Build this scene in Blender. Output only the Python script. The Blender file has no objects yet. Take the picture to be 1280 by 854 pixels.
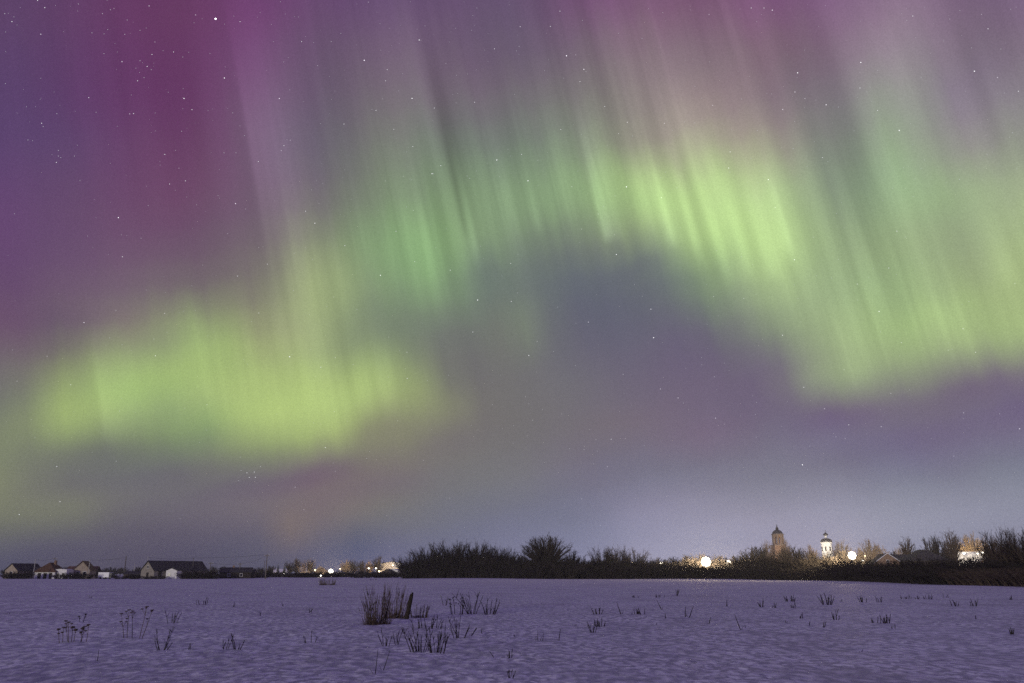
import bpy, math, random
from math import sin, cos, pi, radians, sqrt, exp, atan2, acos
from mathutils import Vector, Matrix, noise

# ------------------------------------------------------------------ camera
EYE = 1.6
F = 1020.0            # focal length in 1280-wide image units
PITCH = math.atan(290.0 / F)
scene = bpy.context.scene
col = scene.collection
cam_data = bpy.data.cameras.new('camera')
cam_data.sensor_width = 36.0
cam_data.lens = 36.0 * F / 1280.0
cam_data.clip_start = 0.1
cam_data.clip_end = 20000.0
cam = bpy.data.objects.new('camera', cam_data)
cam.location = (0, 0, EYE)
cam.rotation_euler = (pi / 2 + PITCH, 0, 0)
col.objects.link(cam)
scene.camera = cam
CP, SP = cos(PITCH), sin(PITCH)

def direction(px, py):
    """unit direction of a spot measured on the photograph (1280 x 854)"""
    a, b = (px - 640) / F, (427 - py) / F
    return Vector((a, CP - b * SP, SP + b * CP)).normalized()

def measure(d):
    """the reverse: where a direction falls on the photograph"""
    f = d.y * CP + d.z * SP
    if f < 1e-3:
        return None
    return 640 + F * d.x / f, 427 - F * (-d.y * SP + d.z * CP) / f

def spot(px, py, Y):
    """world point at depth Y (metres north of the camera) seen at px, py"""
    d = direction(px, py)
    t = Y / d.y
    return Vector((d.x * t, Y, EYE + d.z * t))

def depth_of(py):
    """depth of a point of the flat field seen at height py"""
    d = direction(640, py)
    return -EYE / d.z * d.y

# ------------------------------------------------------------------ colour
def lin(c):
    return tuple(((v / 255) / 12.92 if v / 255 <= .04045 else ((v / 255 + .055) / 1.055) ** 2.4) for v in c)

scene.view_settings.view_transform = 'Standard'
scene.view_settings.look = 'None'
scene.view_settings.exposure = 0
scene.view_settings.gamma = 1
scene.cycles.max_bounces = 4
scene.cycles.diffuse_bounces = 2
scene.cycles.use_denoising = False
scene.cycles.sample_clamp_indirect = 1.5
scene.cycles.sample_clamp_direct = 6
scene.cycles.volume_bounces = 0

# ------------------------------------------------------------------ sky
# Night sky with an aurora. Colours are tabulated along the auroral rays, which all run
# towards the magnetic zenith; phi numbers the rays, theta runs down each of them.
ROWS_Y = [-160, 0, 60, 120, 180, 240, 300, 360, 420, 480, 510, 540, 565, 590, 640, 690, 722]
GRID = {
 -160: [(70,56,112),(78,52,110),(86,48,102),(92,50,102),(96,60,110),(92,60,108),(86,58,106),(84,60,104),(88,62,106),(94,64,108),(100,64,110),(102,66,112),(102,68,114),(104,72,116),(106,76,120),(102,72,118),(98,72,118)],
 0: [(82,63,112),(88,60,108),(96,56,103),(100,57,100),(108,64,110),(102,72,110),(102,78,112),(100,78,110),(98,80,108),(112,80,114),(120,86,116),(122,88,116),(122,84,120),(124,92,126),(136,112,136),(120,96,124),(120,98,126)],
 60: [(82,63,112),(88,60,108),(96,56,103),(100,57,100),(110,72,112),(102,80,108),(110,92,114),(104,92,110),(100,92,108),(114,98,114),(128,108,120),(130,110,122),(122,98,114),(124,102,122),(144,130,142),(124,108,126),(126,110,128)],
 120: [(82,63,112),(88,60,108),(96,56,103),(100,57,100),(110,80,112),(102,86,108),(114,106,114),(109,108,112),(108,110,111),(118,116,114),(136,126,124),(150,134,134),(128,112,120),(122,114,122),(144,148,138),(132,120,136),(138,132,138)],
 180: [(86,64,112),(90,66,110),(100,64,106),(102,62,100),(110,86,112),(102,94,108),(118,122,114),(111,122,111),(113,127,113),(126,138,118),(146,146,126),(168,166,142),(152,146,132),(122,126,120),(142,160,130),(142,140,136),(144,150,134)],
 240: [(94,66,112),(96,70,108),(104,70,106),(106,70,102),(110,88,110),(108,102,108),(124,140,114),(122,144,112),(128,154,116),(136,164,118),(164,196,124),(184,216,138),(174,198,138),(128,142,120),(144,170,128),(148,168,128),(154,168,132)],
 300: [(98,68,110),(100,74,108),(108,80,108),(106,82,104),(112,98,108),(120,126,108),(130,160,114),(130,158,114),(118,136,112),(116,128,112),(134,150,116),(170,204,128),(176,208,130),(140,160,120),(146,168,122),(146,162,124),(160,180,126)],
 360: [(98,70,106),(106,84,108),(114,98,110),(116,110,106),(122,118,108),(148,166,114),(124,144,112),(118,138,110),(106,116,110),(98,104,112),(100,104,112),(122,140,114),(156,178,128),(148,170,124),(150,176,122),(154,174,122),(162,182,122)],
 420: [(106,82,106),(108,98,104),(130,128,110),(144,162,110),(148,154,112),(152,168,114),(124,138,110),(108,112,108),(110,114,108),(98,98,112),(100,98,114),(102,98,114),(124,134,116),(152,172,124),(158,184,122),(160,184,122),(158,178,122)],
 480: [(110,108,108),(136,148,104),(150,178,104),(154,182,104),(166,190,110),(168,192,112),(158,180,110),(112,112,106),(110,108,110),(108,106,114),(108,100,116),(108,96,118),(110,100,118),(138,150,122),(130,136,120),(114,106,118),(112,100,122)],
 510: [(112,114,106),(156,178,104),(146,168,106),(134,158,106),(162,186,110),(172,198,118),(150,164,110),(116,112,106),(110,108,109),(110,106,114),(111,102,118),(110,98,120),(108,98,120),(112,102,120),(112,102,122),(110,100,122),(110,100,126)],
 540: [(122,130,104),(132,146,102),(124,140,100),(126,144,102),(152,174,102),(158,176,106),(130,130,104),(114,108,108),(110,106,110),(112,106,114),(114,104,118),(114,100,122),(110,102,124),(110,102,128),(110,102,126),(110,102,126),(112,104,130)],
 565: [(124,132,104),(110,114,104),(106,110,104),(108,114,104),(118,124,106),(120,120,108),(122,118,106),(114,110,110),(112,110,116),(111,106,120),(112,106,124),(114,106,128),(114,110,130),(114,108,132),(110,104,132),(112,106,132),(114,112,138)],
 590: [(124,130,104),(108,108,106),(106,108,108),(106,104,108),(110,104,110),(116,102,110),(116,106,110),(114,112,114),(114,114,122),(112,108,126),(112,110,130),(116,114,134),(118,118,136),(118,116,136),(116,118,138),(118,118,138),(122,126,142)],
 640: [(120,124,100),(108,108,104),(102,98,106),(102,96,108),(108,100,110),(114,104,108),(112,110,112),(108,110,124),(110,112,134),(114,116,140),(134,132,158),(140,138,162),(144,142,164),(144,144,166),(142,144,164),(140,142,162),(138,140,160)],
 690: [(82,82,98),(80,78,96),(78,74,94),(78,74,96),(82,80,102),(90,88,114),(96,98,130),(108,110,138),(120,122,152),(130,132,162),(150,150,178),(156,156,182),(158,156,182),(154,152,178),(146,148,172),(142,144,168),(138,138,162)],
 722: [(74,76,92),(74,72,92),(74,70,90),(74,72,94),(78,78,100),(86,86,114),(96,98,132),(110,112,142),(124,124,152),(136,134,162),(164,160,186),(172,166,188),(168,162,186),(160,158,180),(152,150,174),(146,146,168),(138,136,160)],
}
# soft patches laid over the table: x, y, half widths along and across, tilt in degrees, colour, strength
PATCH = [
 (20, 500, 40, 30, 0, (112,112,106), .5), (190, 435, 60, 18, -10, (132,140,112), .5), (450, 440, 60, 22, 0, (128,142,108), .5), (355, 520, 130, 22, 3, (178,202,114), .5), (150, 470, 30, 40, 0, (160,190,108), .4),
 (82, 525, 26, 38, 0, (160,184,106), .6), (235, 528, 55, 16, 8, (114,142,100), .6), (370, 502, 120, 42, 5, (174,198,112), .8),
 (482, 536, 42, 13, -8, (124,122,106), .7), (530, 500, 38, 18, 14, (150,166,106), .7), (272, 432, 42, 34, 20, (160,190,106), .6),
 (404, 360, 26, 70, -8, (160,172,120), .6), (532, 325, 42, 50, 0, (134,176,114), .7), (664, 400, 20, 36, -10, (122,136,112), .6),
 (600, 350, 24, 24, 0, (98,108,110), .6), (820, 335, 40, 22, 30, (98,104,112), .5), (760, 330, 90, 18, 0, (98,104,112), .5), (480, 400, 60, 30, 0, (116,130,108), .5),
 (366, 660, 12, 30, 0, (132,114,102), .5), (430, 681, 95, 8, 0, (76,84,114), .85), (370, 688, 22, 3, 0, (120,122,122), .5),
 (295, 560, 110, 12, 0, (144,160,104), .5), (200, 600, 160, 18, 0, (104,102,108), .4), (40, 634, 75, 12, 0, (128,134,100), .65), (60, 596, 90, 12, 0, (106,108,104), .4),
 (640, 540, 60, 80, 0, (112,110,108), .4), (900, 250, 60, 50, 0, (188,220,138), .5), (975, 300, 30, 50, -10, (184,216,136), .5),
 (1085, 462, 70, 16, 0, (150,166,124), .5), (965, 462, 45, 30, 0, (106,96,120), .5), (830, 455, 90, 40, 0, (104,94,118), .4),
]

def table(px, py):
    fx = min(max(px / 80.0, 0), 16)
    i = min(int(fx), 15); tx = fx - i
    ys = ROWS_Y
    py_ = min(max(py, ys[0]), ys[-1])
    j = 0
    while j < len(ys) - 2 and py_ > ys[j + 1]:
        j += 1
    ty = (py_ - ys[j]) / (ys[j + 1] - ys[j])
    def cr(p0, p1, p2, p3, t):
        return .5 * ((2 * p1) + (-p0 + p2) * t + (2 * p0 - 5 * p1 + 4 * p2 - p3) * t * t + (-p0 + 3 * p1 - 3 * p2 + p3) * t ** 3)
    out = []
    for c in range(3):
        rows = []
        for jj in (j - 1, j, j + 1, j + 2):
            r = GRID[ys[min(max(jj, 0), len(ys) - 1)]]
            q = [r[min(max(ii, 0), 16)][c] for ii in (i - 1, i, i + 1, i + 2)]
            rows.append(cr(*q, tx))
        out.append(max(0, cr(*rows, ty)))
    for (x, y, sa, sb, tilt, colour, k) in PATCH:
        dx, dy = px - x, py - y
        a = radians(tilt)
        u = dx * cos(a) + dy * sin(a)
        v = -dx * sin(a) + dy * cos(a)
        w = k * exp(-((u / sa) ** 2 + (v / sb) ** 2))
        if w > .003:
            out = [o + (q - o) * w for o, q in zip(out, colour)]
    L = sum(out) / 3
    sat = .05 + .12 * min(1, max(0, (out[1] - out[2]) / 80))
    out = [(o + (L - o) * sat) * 1.035 for o in out]
    bl = max(0, 1 - px / 300) * max(0, 1 - max(0, py) / 320)           # the corner is violet, not blue
    out = [out[0] + 7 * bl, out[1], out[2] - 11 * bl]
    gr = exp(-((px - 600) / 90) ** 2 - ((py - 110) / 70) ** 2)
    return [out[0] + 2 * gr, out[1] - 10 * gr, out[2]]

MZ = Vector((-1.167, CP - 5.32 * SP, SP + 5.32 * CP)).normalized()     # magnetic zenith
E1 = (Vector((0, 1, .3)) - MZ * MZ.dot(Vector((0, 1, .3)))).normalized()
E2 = MZ.cross(E1).normalized()
if E2.x < 0:
    E2 = -E2

def ray_coords(px, py):
    d = direction(px, py)
    return atan2(d.dot(E2), d.dot(E1)), acos(d.dot(MZ))

PHI0, PHI1 = radians(-42), radians(46)
TH0, TH1 = radians(48), radians(104)

def build_world():
    w = bpy.data.worlds.new('World')
    scene.world = w
    w.use_nodes = True
    nt = w.node_tree
    nt.nodes.clear()
    N, L = nt.nodes, nt.links
    def put(sock, v):
        if isinstance(v, (int, float)):
            sock.default_value = v
        elif isinstance(v, (tuple, Vector)):
            sock.default_value = tuple(v)
        else:
            L.new(v, sock)
    def m(op, a, b=None, c=None, clamp=False):
        n = N.new('ShaderNodeMath'); n.operation = op; n.use_clamp = clamp
        put(n.inputs[0], a)
        if b is not None: put(n.inputs[1], b)
        if c is not None: put(n.inputs[2], c)
        return n.outputs[0]
    def dot(a, b):
        n = N.new('ShaderNodeVectorMath'); n.operation = 'DOT_PRODUCT'
        put(n.inputs[0], a); put(n.inputs[1], b)
        return n.outputs['Value']
    def rng(v, a, b, c=0., d=1., kind='LINEAR'):
        n = N.new('ShaderNodeMapRange'); n.interpolation_type = kind; n.clamp = True
        put(n.inputs['Value'], v)
        n.inputs['From Min'].default_value = a; n.inputs['From Max'].default_value = b
        n.inputs['To Min'].default_value = c; n.inputs['To Max'].default_value = d
        return n.outputs[0]
    def mix(f, a, b, kind='MIX'):
        n = N.new('ShaderNodeMix'); n.data_type = 'RGBA'; n.blend_type = kind
        n.clamp_factor = True
        put(n.inputs[0], f); put(n.inputs[6], a); put(n.inputs[7], b)
        return n.outputs[2]
    def nz(vec, scale, detail, dims='3D', wv=None):
        n = N.new('ShaderNodeTexNoise'); n.noise_dimensions = dims
        if dims == '1D': put(n.inputs['W'], wv)
        else: put(n.inputs['Vector'], vec)
        n.inputs['Scale'].default_value = scale; n.inputs['Detail'].default_value = detail
        return n.outputs['Fac']
    def comb(x, y, z):
        n = N.new('ShaderNodeCombineXYZ'); put(n.inputs[0], x); put(n.inputs[1], y); put(n.inputs[2], z)
        return n.outputs[0]
    tc = N.new('ShaderNodeTexCoord').outputs['Generated']
    nn = N.new('ShaderNodeVectorMath'); nn.operation = 'NORMALIZE'; L.new(tc, nn.inputs[0])
    d = nn.outputs[0]
    phi = m('ARCTAN2', dot(d, tuple(E2)), dot(d, tuple(E1)))
    th = m('ARCCOSINE', dot(d, tuple(MZ)))
    # a slow meander so that nothing follows the table's own spacing
    wob = m('MULTIPLY', m('SUBTRACT', nz(d, 9, 2), .5), .02)
    sepd = N.new('ShaderNodeSeparateXYZ'); L.new(d, sepd.inputs[0])
    wob2 = m('MULTIPLY', m('SUBTRACT', nz(comb(phi, m('MULTIPLY', th, .15), 3.), 26, 2), .5), .045)
    wob2 = m('MULTIPLY', wob2, rng(sepd.outputs[2], .06, .30))
    v = rng(m('ADD', m('ADD', th, wob2), wob), TH0, TH1)
    pw = m('ADD', phi, m('MULTIPLY', wob, .4))
    K = len(COLS)
    res = None
    for k, ph in enumerate(COLS):
        r = N.new('ShaderNodeValToRGB'); L.new(v, r.inputs[0])
        el = r.color_ramp.elements
        r.color_ramp.interpolation = 'CARDINAL'
        while len(el) < NST: el.new(.5)
        for j in range(NST):
            el[j].position = j / (NST - 1)
        for j in range(NST):
            t = TH0 + (TH1 - TH0) * j / (NST - 1)
            dd = MZ * cos(t) + (E1 * cos(ph) + E2 * sin(ph)) * sin(t)
            pp = measure(dd)
            c = lin(table(*pp)) if pp else lin((90, 60, 110))
            el[j].color = (*c, 1)
        if res is None: res = r.outputs[0]
        else: res = mix(rng(pw, COLS[k - 1], ph), res, r.outputs[0])
    # the fine pleats of the curtains: strength follows how green (how bright in the curtain) the sky is
    sep = N.new('ShaderNodeSeparateColor'); L.new(res, sep.inputs[0])
    green = rng(m('SUBTRACT', sep.outputs[1], sep.outputs[2]), -.02, .28)
    band = rng(nz(comb(phi, m('MULTIPLY', th, .6), 5.), 5, 1), .38, .62, .25, 1., 'SMOOTHSTEP')
    def pleat(scale, dth, seed, det):
        k = nz(comb(phi, m('MULTIPLY', th, dth), seed), scale, det)
        return m('SUBTRACT', rng(k, .30, .70, kind='SMOOTHSTEP'), .5)
    s1 = pleat(22, .07, 1., 2)
    s3 = m('MULTIPLY', pleat(58, .035, 12., 2), band)
    s2 = m('MULTIPLY', pleat(140, .018, 7., 1), band)
    east = rng(phi, -.45, -.1, .45, 1., 'SMOOTHSTEP')
    amp = m('ADD', m('MULTIPLY', m('MULTIPLY', green, .30), rng(sepd.outputs[2], .12, .36, .40, 1.)), rng(sepd.outputs[2], .33, .50, .03, .17))
    amp = m('MULTIPLY', amp, east)
    gain = m('ADD', 1., m('MULTIPLY', amp, m('ADD', m('MULTIPLY', s1, .80), m('ADD', m('MULTIPLY', s3, .55), m('MULTIPLY', s2, .26)))))
    gain = m('MAXIMUM', gain, .3)
    # calm below the curtains, near the horizon
    calm = rng(sepd.outputs[2], .05, .22)
    gain = m('ADD', 1., m('MULTIPLY', calm, m('SUBTRACT', gain, 1.)))
    res = mix(1., res, comb(gain, gain, gain), 'MULTIPLY')
    # single rays: x, y where brightest (or darkest), half width px, reach up px, reach down px, gain
    tot = None
    for (x, y, wpx, wr, up, dn, g) in RAYS:
        p0, t0 = ray_coords(x, y)
        p1, _ = ray_coords(x + wpx, y)
        q = m('DIVIDE', m('SUBTRACT', phi, p0), abs(p1 - p0))
        if wr != wpx:
            q = m('MULTIPLY', q, rng(q, -.02, .02, 1., wpx / wr))
        across = m('EXPONENT', m('MULTIPLY', m('MULTIPLY', q, q), -1.))
        tu = up / F * .9; td = dn / F * .9
        al = m('MULTIPLY', rng(th, t0 - tu, t0, kind='SMOOTHSTEP'), rng(th, t0, t0 + td, 1., 0., kind='SMOOTHSTEP'))
        term = m('MULTIPLY', m('MULTIPLY', across, al), g)
        tot = term if tot is None else m('ADD', tot, term)
    gr = m('ADD', 1., tot)
    res = mix(1., res, comb(gr, m('ADD', 1., m('MULTIPLY', tot, 1.05)), gr), 'MULTIPLY')
    # thin mottling: pixel-fine noise imitating camera grain
    grain = nz(d, 700, 1)
    g1 = m('ADD', .84, m('MULTIPLY', grain, .32))
    res = mix(1., res, comb(g1, g1, g1), 'MULTIPLY')
    # faint stars
    vo = N.new('ShaderNodeTexVoronoi'); vo.inputs['Scale'].default_value = 95; L.new(d, vo.inputs['Vector'])
    sc = N.new('ShaderNodeSeparateColor'); L.new(vo.outputs['Color'], sc.inputs[0])
    mag = m('POWER', sc.outputs[0], 7.)
    st = m('MULTIPLY', rng(vo.outputs['Distance'], 0.0, .062, 1., 0.), m('MULTIPLY', mag, 1.0))
    st = m('MULTIPLY', st, rng(sepd.outputs[2], .02, .3))
    st = m('MULTIPLY', st, 3.2)
    res = mix(1., res, comb(st, m('MULTIPLY', st, .97), m('MULTIPLY', st, 1.05)), 'ADD')
    # the rest of the dome, above and behind: unseen violet fill, tuned to tint the snow
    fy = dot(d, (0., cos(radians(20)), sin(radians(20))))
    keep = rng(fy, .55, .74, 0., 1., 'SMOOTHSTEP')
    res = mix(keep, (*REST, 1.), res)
    bg = N.new('ShaderNodeBackground'); L.new(res, bg.inputs[0]); bg.inputs[1].default_value = 1.0
    out = N.new('ShaderNodeOutputWorld'); L.new(bg.outputs[0], out.inputs[0])
    w.cycles.sampling_method = 'MANUAL'; w.cycles.sample_map_resolution = 512

NST = 31
COLS = [PHI0 + (PHI1 - PHI0) * k / 43 for k in range(44)]
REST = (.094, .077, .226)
RAYS = [
 (758, 290, 5, 9, 190, 22, .50), (772, 292, 4, 6, 150, 20, .12), (930, 320, 6, 8, 150, 40, .16), (868, 300, 6, 6, 150, 40, .18), (592, 300, 6, 4, 200, 50, .24), (566, 200, 11, 14, 200, 150, -.34),
 (580, 280, 5, 5, 120, 30, -.14), (984, 300, 14, 6, 150, 40, .26), (962, 330, 8, 10, 160, 30, .12), (838, 290, 7, 7, 120, 30, .24),
 (905, 330, 8, 8, 160, 30, .10), (671, 275, 5, 5, 110, 30, .20), (131, 520, 6, 50, 170, 60, .20), (1256, 330, 20, 10, 160, 40, .16),
 (1090, 350, 12, 14, 180, 80, .10), (1075, 220, 14, 20, 120, 80, -.03), (1232, 130, 14, 14, 160, 150, -.14),
 (318, 200, 5, 75, 230, 200, .26), (364, 290, 6, 30, 230, 120, .12), (530, 110, 30, 8, 160, 200, .14), (1140, 130, 40, 12, 200, 250, .12),
 (835, 150, 12, 30, 200, 120, .14), (735, 190, 8, 20, 140, 90, .10), (930, 120, 20, 20, 200, 100, .08), (1005, 150, 14, 22, 200, 100, -.04),
 (400, 440, 20, 10, 110, 60, .08), (345, 420, 5, 30, 110, 60, .10),
]
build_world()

# added fill sun, low and unseen behind the camera: brightens the house fronts
fill_sun = bpy.data.lights.new('fill_sun', 'SUN')
fill_sun.energy = 1.5
fill_sun.angle = radians(3)
fill_sun.color = (1, .93, .82)
mo = bpy.data.objects.new('fill_sun', fill_sun)
FILL_AZ, FILL_EL = radians(205), radians(4)
mo.rotation_euler = Vector((sin(FILL_AZ) * cos(FILL_EL), cos(FILL_AZ) * cos(FILL_EL), sin(FILL_EL))).to_track_quat('Z', 'Y').to_euler()
col.objects.link(mo)

# ------------------------------------------------------------------ materials
def mat(name, color, rough=.85, var=.25, scale=3., spec=.2, bump=0., color2=None):
    """procedural surface: base colour mottled by noise, optional bump"""
    mt = bpy.data.materials.new(name)
    mt.use_nodes = True
    nt = mt.node_tree
    bs = nt.nodes['Principled BSDF']
    bs.inputs['Roughness'].default_value = rough
    bs.inputs['Specular IOR Level'].default_value = spec
    tc = nt.nodes.new('ShaderNodeTexCoord')
    n = nt.nodes.new('ShaderNodeTexNoise'); n.inputs['Scale'].default_value = scale; n.inputs['Detail'].default_value = 4
    nt.links.new(tc.outputs['Object'], n.inputs['Vector'])
    r = nt.nodes.new('ShaderNodeValToRGB')
    nt.links.new(n.outputs['Fac'], r.inputs[0])
    c2 = color2 or tuple(c * (1 - var) for c in color)
    r.color_ramp.elements[0].position = .3; r.color_ramp.elements[0].color = (*c2, 1)
    r.color_ramp.elements[1].position = .7; r.color_ramp.elements[1].color = (*(c * (1 + var * .5) for c in color), 1)
    nt.links.new(r.outputs[0], bs.inputs['Base Color'])
    if bump:
        b = nt.nodes.new('ShaderNodeBump'); b.inputs['Strength'].default_value = bump
        nt.links.new(n.outputs['Fac'], b.inputs['Height']); nt.links.new(b.outputs[0], bs.inputs['Normal'])
    return mt

def planks(name, color, scale=8., rough=.85, axis='x'):
    """boards: narrow dark joints"""
    mt = mat(name, color, rough, .3, 2.)
    nt = mt.node_tree
    bs = nt.nodes['Principled BSDF']
    tc = [x for x in nt.nodes if x.type == 'TEX_COORD'][0]
    w = nt.nodes.new('ShaderNodeTexWave'); w.inputs['Scale'].default_value = scale / 6.28 * 2
    w.bands_direction = {'x': 'X', 'z': 'Z', 'y': 'Y'}[axis]
    w.inputs['Distortion'].default_value = .1
    nt.links.new(tc.outputs['Object'], w.inputs['Vector'])
    r = nt.nodes.new('ShaderNodeValToRGB'); nt.links.new(w.outputs['Fac'], r.inputs[0])
    r.color_ramp.elements[0].position = .02; r.color_ramp.elements[0].color = (.35, .35, .35, 1)
    r.color_ramp.elements[1].position = .15; r.color_ramp.elements[1].color = (1, 1, 1, 1)
    ramp = [x for x in nt.nodes if x.type == 'VALTORGB'][0]
    mx = nt.nodes.new('ShaderNodeMix'); mx.data_type = 'RGBA'; mx.blend_type = 'MULTIPLY'; mx.inputs[0].default_value = 1
    nt.links.new(ramp.outputs[0], mx.inputs[6]); nt.links.new(r.outputs[0], mx.inputs[7])
    nt.links.new(mx.outputs[2], bs.inputs['Base Color'])
    return mt

def glow(name, color, strength):
    mt = bpy.data.materials.new(name); mt.use_nodes = True
    nt = mt.node_tree; nt.nodes.clear()
    e = nt.nodes.new('ShaderNodeEmission'); e.inputs[0].default_value = (*color, 1); e.inputs[1].default_value = strength
    o = nt.nodes.new('ShaderNodeOutputMaterial'); nt.links.new(e.outputs[0], o.inputs[0])
    mt.cycles.emission_sampling = 'NONE'
    return mt

M = {
 'bark': mat('dark_bark', (.026, .021, .018), .95, .35, 6.),
 'twig': mat('twigs', (.030, .024, .020), .95, .35, 2.),
 'brown_twig': mat('brown_twigs', (.080, .058, .042), .95, .35, 2.),
 'pale_twig': mat('pale_twigs', (.30, .23, .16), .95, .35, 2.),  # twigs of trees by the lamps: lamplight put in as paler colour
 'birch': mat('birch_bark', (.55, .52, .47), .8, .5, 5., color2=(.12, .11, .10)),
 'needle': mat('spruce_needles', (.020, .030, .018), .95, .4, 3.),
 'plaster': mat('white_plaster', (.74, .73, .70), .9, .18, 1.2, bump=.1),
 'beige': planks('beige_siding', (.42, .35, .27), 10., axis='z'),
 'grey_board': planks('grey_boards', (.30, .27, .23), 9.),
 'dark_board': planks('dark_boards', (.07, .055, .045), 9.),
 'brick': mat('red_brick', (.24, .16, .11), .92, .3, 2.5, bump=.2),
 'brown_roof': mat('brown_roof', (.10, .055, .035), .8, .3, 2.),
 'dark_roof': mat('dark_roof', (.045, .042, .045), .7, .3, 2.),
 'red_roof': mat('weathered_red_roof', (.13, .07, .055), .8, .3, 2.),
 'metal': mat('dark_metal', (.06, .06, .06), .5, .2, 5., .5),
 'dome': mat('dark_dome_sheet', (.035, .035, .04), .45, .2, 3., .5),
 'pole_wood': mat('weathered_pole', (.16, .14, .12), .9, .3, 4.),
 'concrete': mat('concrete', (.40, .39, .37), .9, .2, 4.),
 'pane': mat('dark_pane', (.012, .012, .014), .15, .1, 1., .5),
 'hollow': mat('dark_timber_door', (.03, .025, .022), .9, .3, 3.),
 'roof_snow': mat('snow_on_roof', (.80, .80, .82), .7, .06, 2.),
 'wire': mat('cable', (.03, .03, .03), .7, .1, 1.),
 'post': mat('rotten_post_wood', (.032, .025, .020), .95, .6, 18., bump=.5),
 'dry': mat('dry_stalk', (.085, .060, .045), .95, .4, 12.),
 'dark_dry': mat('blackened_stalk', (.022, .017, .016), .95, .4, 12.),
 'straw': mat('pale_dry_grass', (.13, .10, .075), .95, .4, 12.),
 'paint': mat('white_van_paint', (.75, .76, .76), .4, .06, 2., .4),
 'tyre': mat('black_rubber', (.015, .015, .015), .85, .1, 4.),
 'warm': glow('warm_lamp', (1, .74, .42), 7.),
 'white': glow('white_lamp', (1, .93, .80), 8.),
 'flood': glow('flood_lamp', (1, .90, .72), 12.),
 'lit_pane': glow('lit_window', (1, .66, .30), 1.6),
}

# ------------------------------------------------------------------ mesh helpers
class MB:
    def __init__(self):
        self.v, self.f = [], []
    def quad(self, a, b, c, d):
        n = len(self.v); self.v += [a, b, c, d]; self.f.append((n, n + 1, n + 2, n + 3))
    def tri(self, a, b, c):
        n = len(self.v); self.v += [a, b, c]; self.f.append((n, n + 1, n + 2))
    def box(self, x0, x1, y0, y1, z0, z1):
        n = len(self.v)
        self.v += [Vector(p) for p in ((x0, y0, z0), (x1, y0, z0), (x1, y1, z0), (x0, y1, z0), (x0, y0, z1), (x1, y0, z1), (x1, y1, z1), (x0, y1, z1))]
        self.f += [tuple(n + i for i in q) for q in ((0, 3, 2, 1), (4, 5, 6, 7), (0, 1, 5, 4), (1, 2, 6, 5), (2, 3, 7, 6), (3, 0, 4, 7))]
        return self
    def tube(self, pts, rads, sides=4, cap=True):
        n0 = len(self.v)
        for i, p in enumerate(pts):
            t = (pts[min(i + 1, len(pts) - 1)] - pts[max(i - 1, 0)])
            t = t.normalized() if t.length > 1e-9 else Vector((0, 0, 1))
            u = t.cross(Vector((.31, .95, .02)))
            u = u.normalized() if u.length > 1e-4 else Vector((1, 0, 0))
            w = t.cross(u)
            for k in range(sides):
                a = 2 * pi * k / sides
                self.v.append(p + (u * cos(a) + w * sin(a)) * rads[i])
        for i in range(len(pts) - 1):
            for k in range(sides):
                a = n0 + i * sides + k; b = n0 + i * sides + (k + 1) % sides
                self.f.append((a, b, b + sides, a + sides))
        if cap:
            self.f.append(tuple(n0 + (len(pts) - 1) * sides + k for k in range(sides)))
            self.f.append(tuple(n0 + k for k in reversed(range(sides))))
        return self
    def lathe(self, prof, sides=24, cx=0, cy=0, rot=0):
        """prof: (radius, z) from the bottom up"""
        n0 = len(self.v)
        for r, z in prof:
            for k in range(sides):
                a = 2 * pi * k / sides + rot
                self.v.append(Vector((cx + r * cos(a), cy + r * sin(a), z)))
        for i in range(len(prof) - 1):
            for k in range(sides):
                a = n0 + i * sides + k; b = n0 + i * sides + (k + 1) % sides
                self.f.append((a, b, b + sides, a + sides))
        self.f.append(tuple(n0 + (len(prof) - 1) * sides + k for k in range(sides)))
        self.f.append(tuple(n0 + k for k in reversed(range(sides))))
        return self
    def build(self, name, m, parent=None, smooth=False, bevel=0):
        me = bpy.data.meshes.new(name)
        me.from_pydata([tuple(p) for p in self.v], [], self.f)
        me.materials.append(m)
        if smooth:
            me.polygons.foreach_set('use_smooth', [True] * len(me.polygons))
        o = bpy.data.objects.new(name, me); col.objects.link(o)
        o.parent = parent
        if bevel:
            b = o.modifiers.new('bevel', 'BEVEL'); b.width = bevel; b.segments = 2; b.limit_method = 'ANGLE'
        return o

def tag(o, label=None, cat=None, group=None, kind=None):
    if label: o['label'] = label
    if cat: o['category'] = cat
    if group: o['group'] = group
    if kind: o['kind'] = kind
    return o

def thing(name, label, cat, loc, rz=0, group=None):
    o = bpy.data.objects.new(name, None); o.empty_display_size = .3
    col.objects.link(o); o.location = loc; o.rotation_euler.z = rz
    return tag(o, label, cat, group)

def copy_tree(o, parent=None):
    c = o.copy(); col.objects.link(c); c.parent = parent
    for ch in [x for x in KIDS.get(o.name, [])]:
        copy_tree(ch, c)
    return c
KIDS = {}

# ------------------------------------------------------------------ snow field
def field_z(x, y):
    r = sqrt(x * x + y * y)
    z = .16 * (noise.noise(Vector((x * .035, y * .035, 1.7))))
    z *= min(1, r / 40)
    if r < 140:
        z += .055 * noise.noise(Vector((x * .25, y * .25, 4.1))) * max(0, 1 - r / 140)
    if r < 70:
        k = max(0, 1 - r / 70)
        z += .024 * k * noise.noise(Vector((x * .8, y * .6, 2.2))) + .022 * k * noise.noise(Vector((x * 3.1, y * 1.5, 9.))) + .02 * k * max(0, noise.noise(Vector((x * 5., y * 2.6, 3.))))
    # the field swells slightly towards the thicket in the middle
    z += .22 * exp(-((x + 8) / 45) ** 2 - ((y - 235) / 60) ** 2)
    return z

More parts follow.
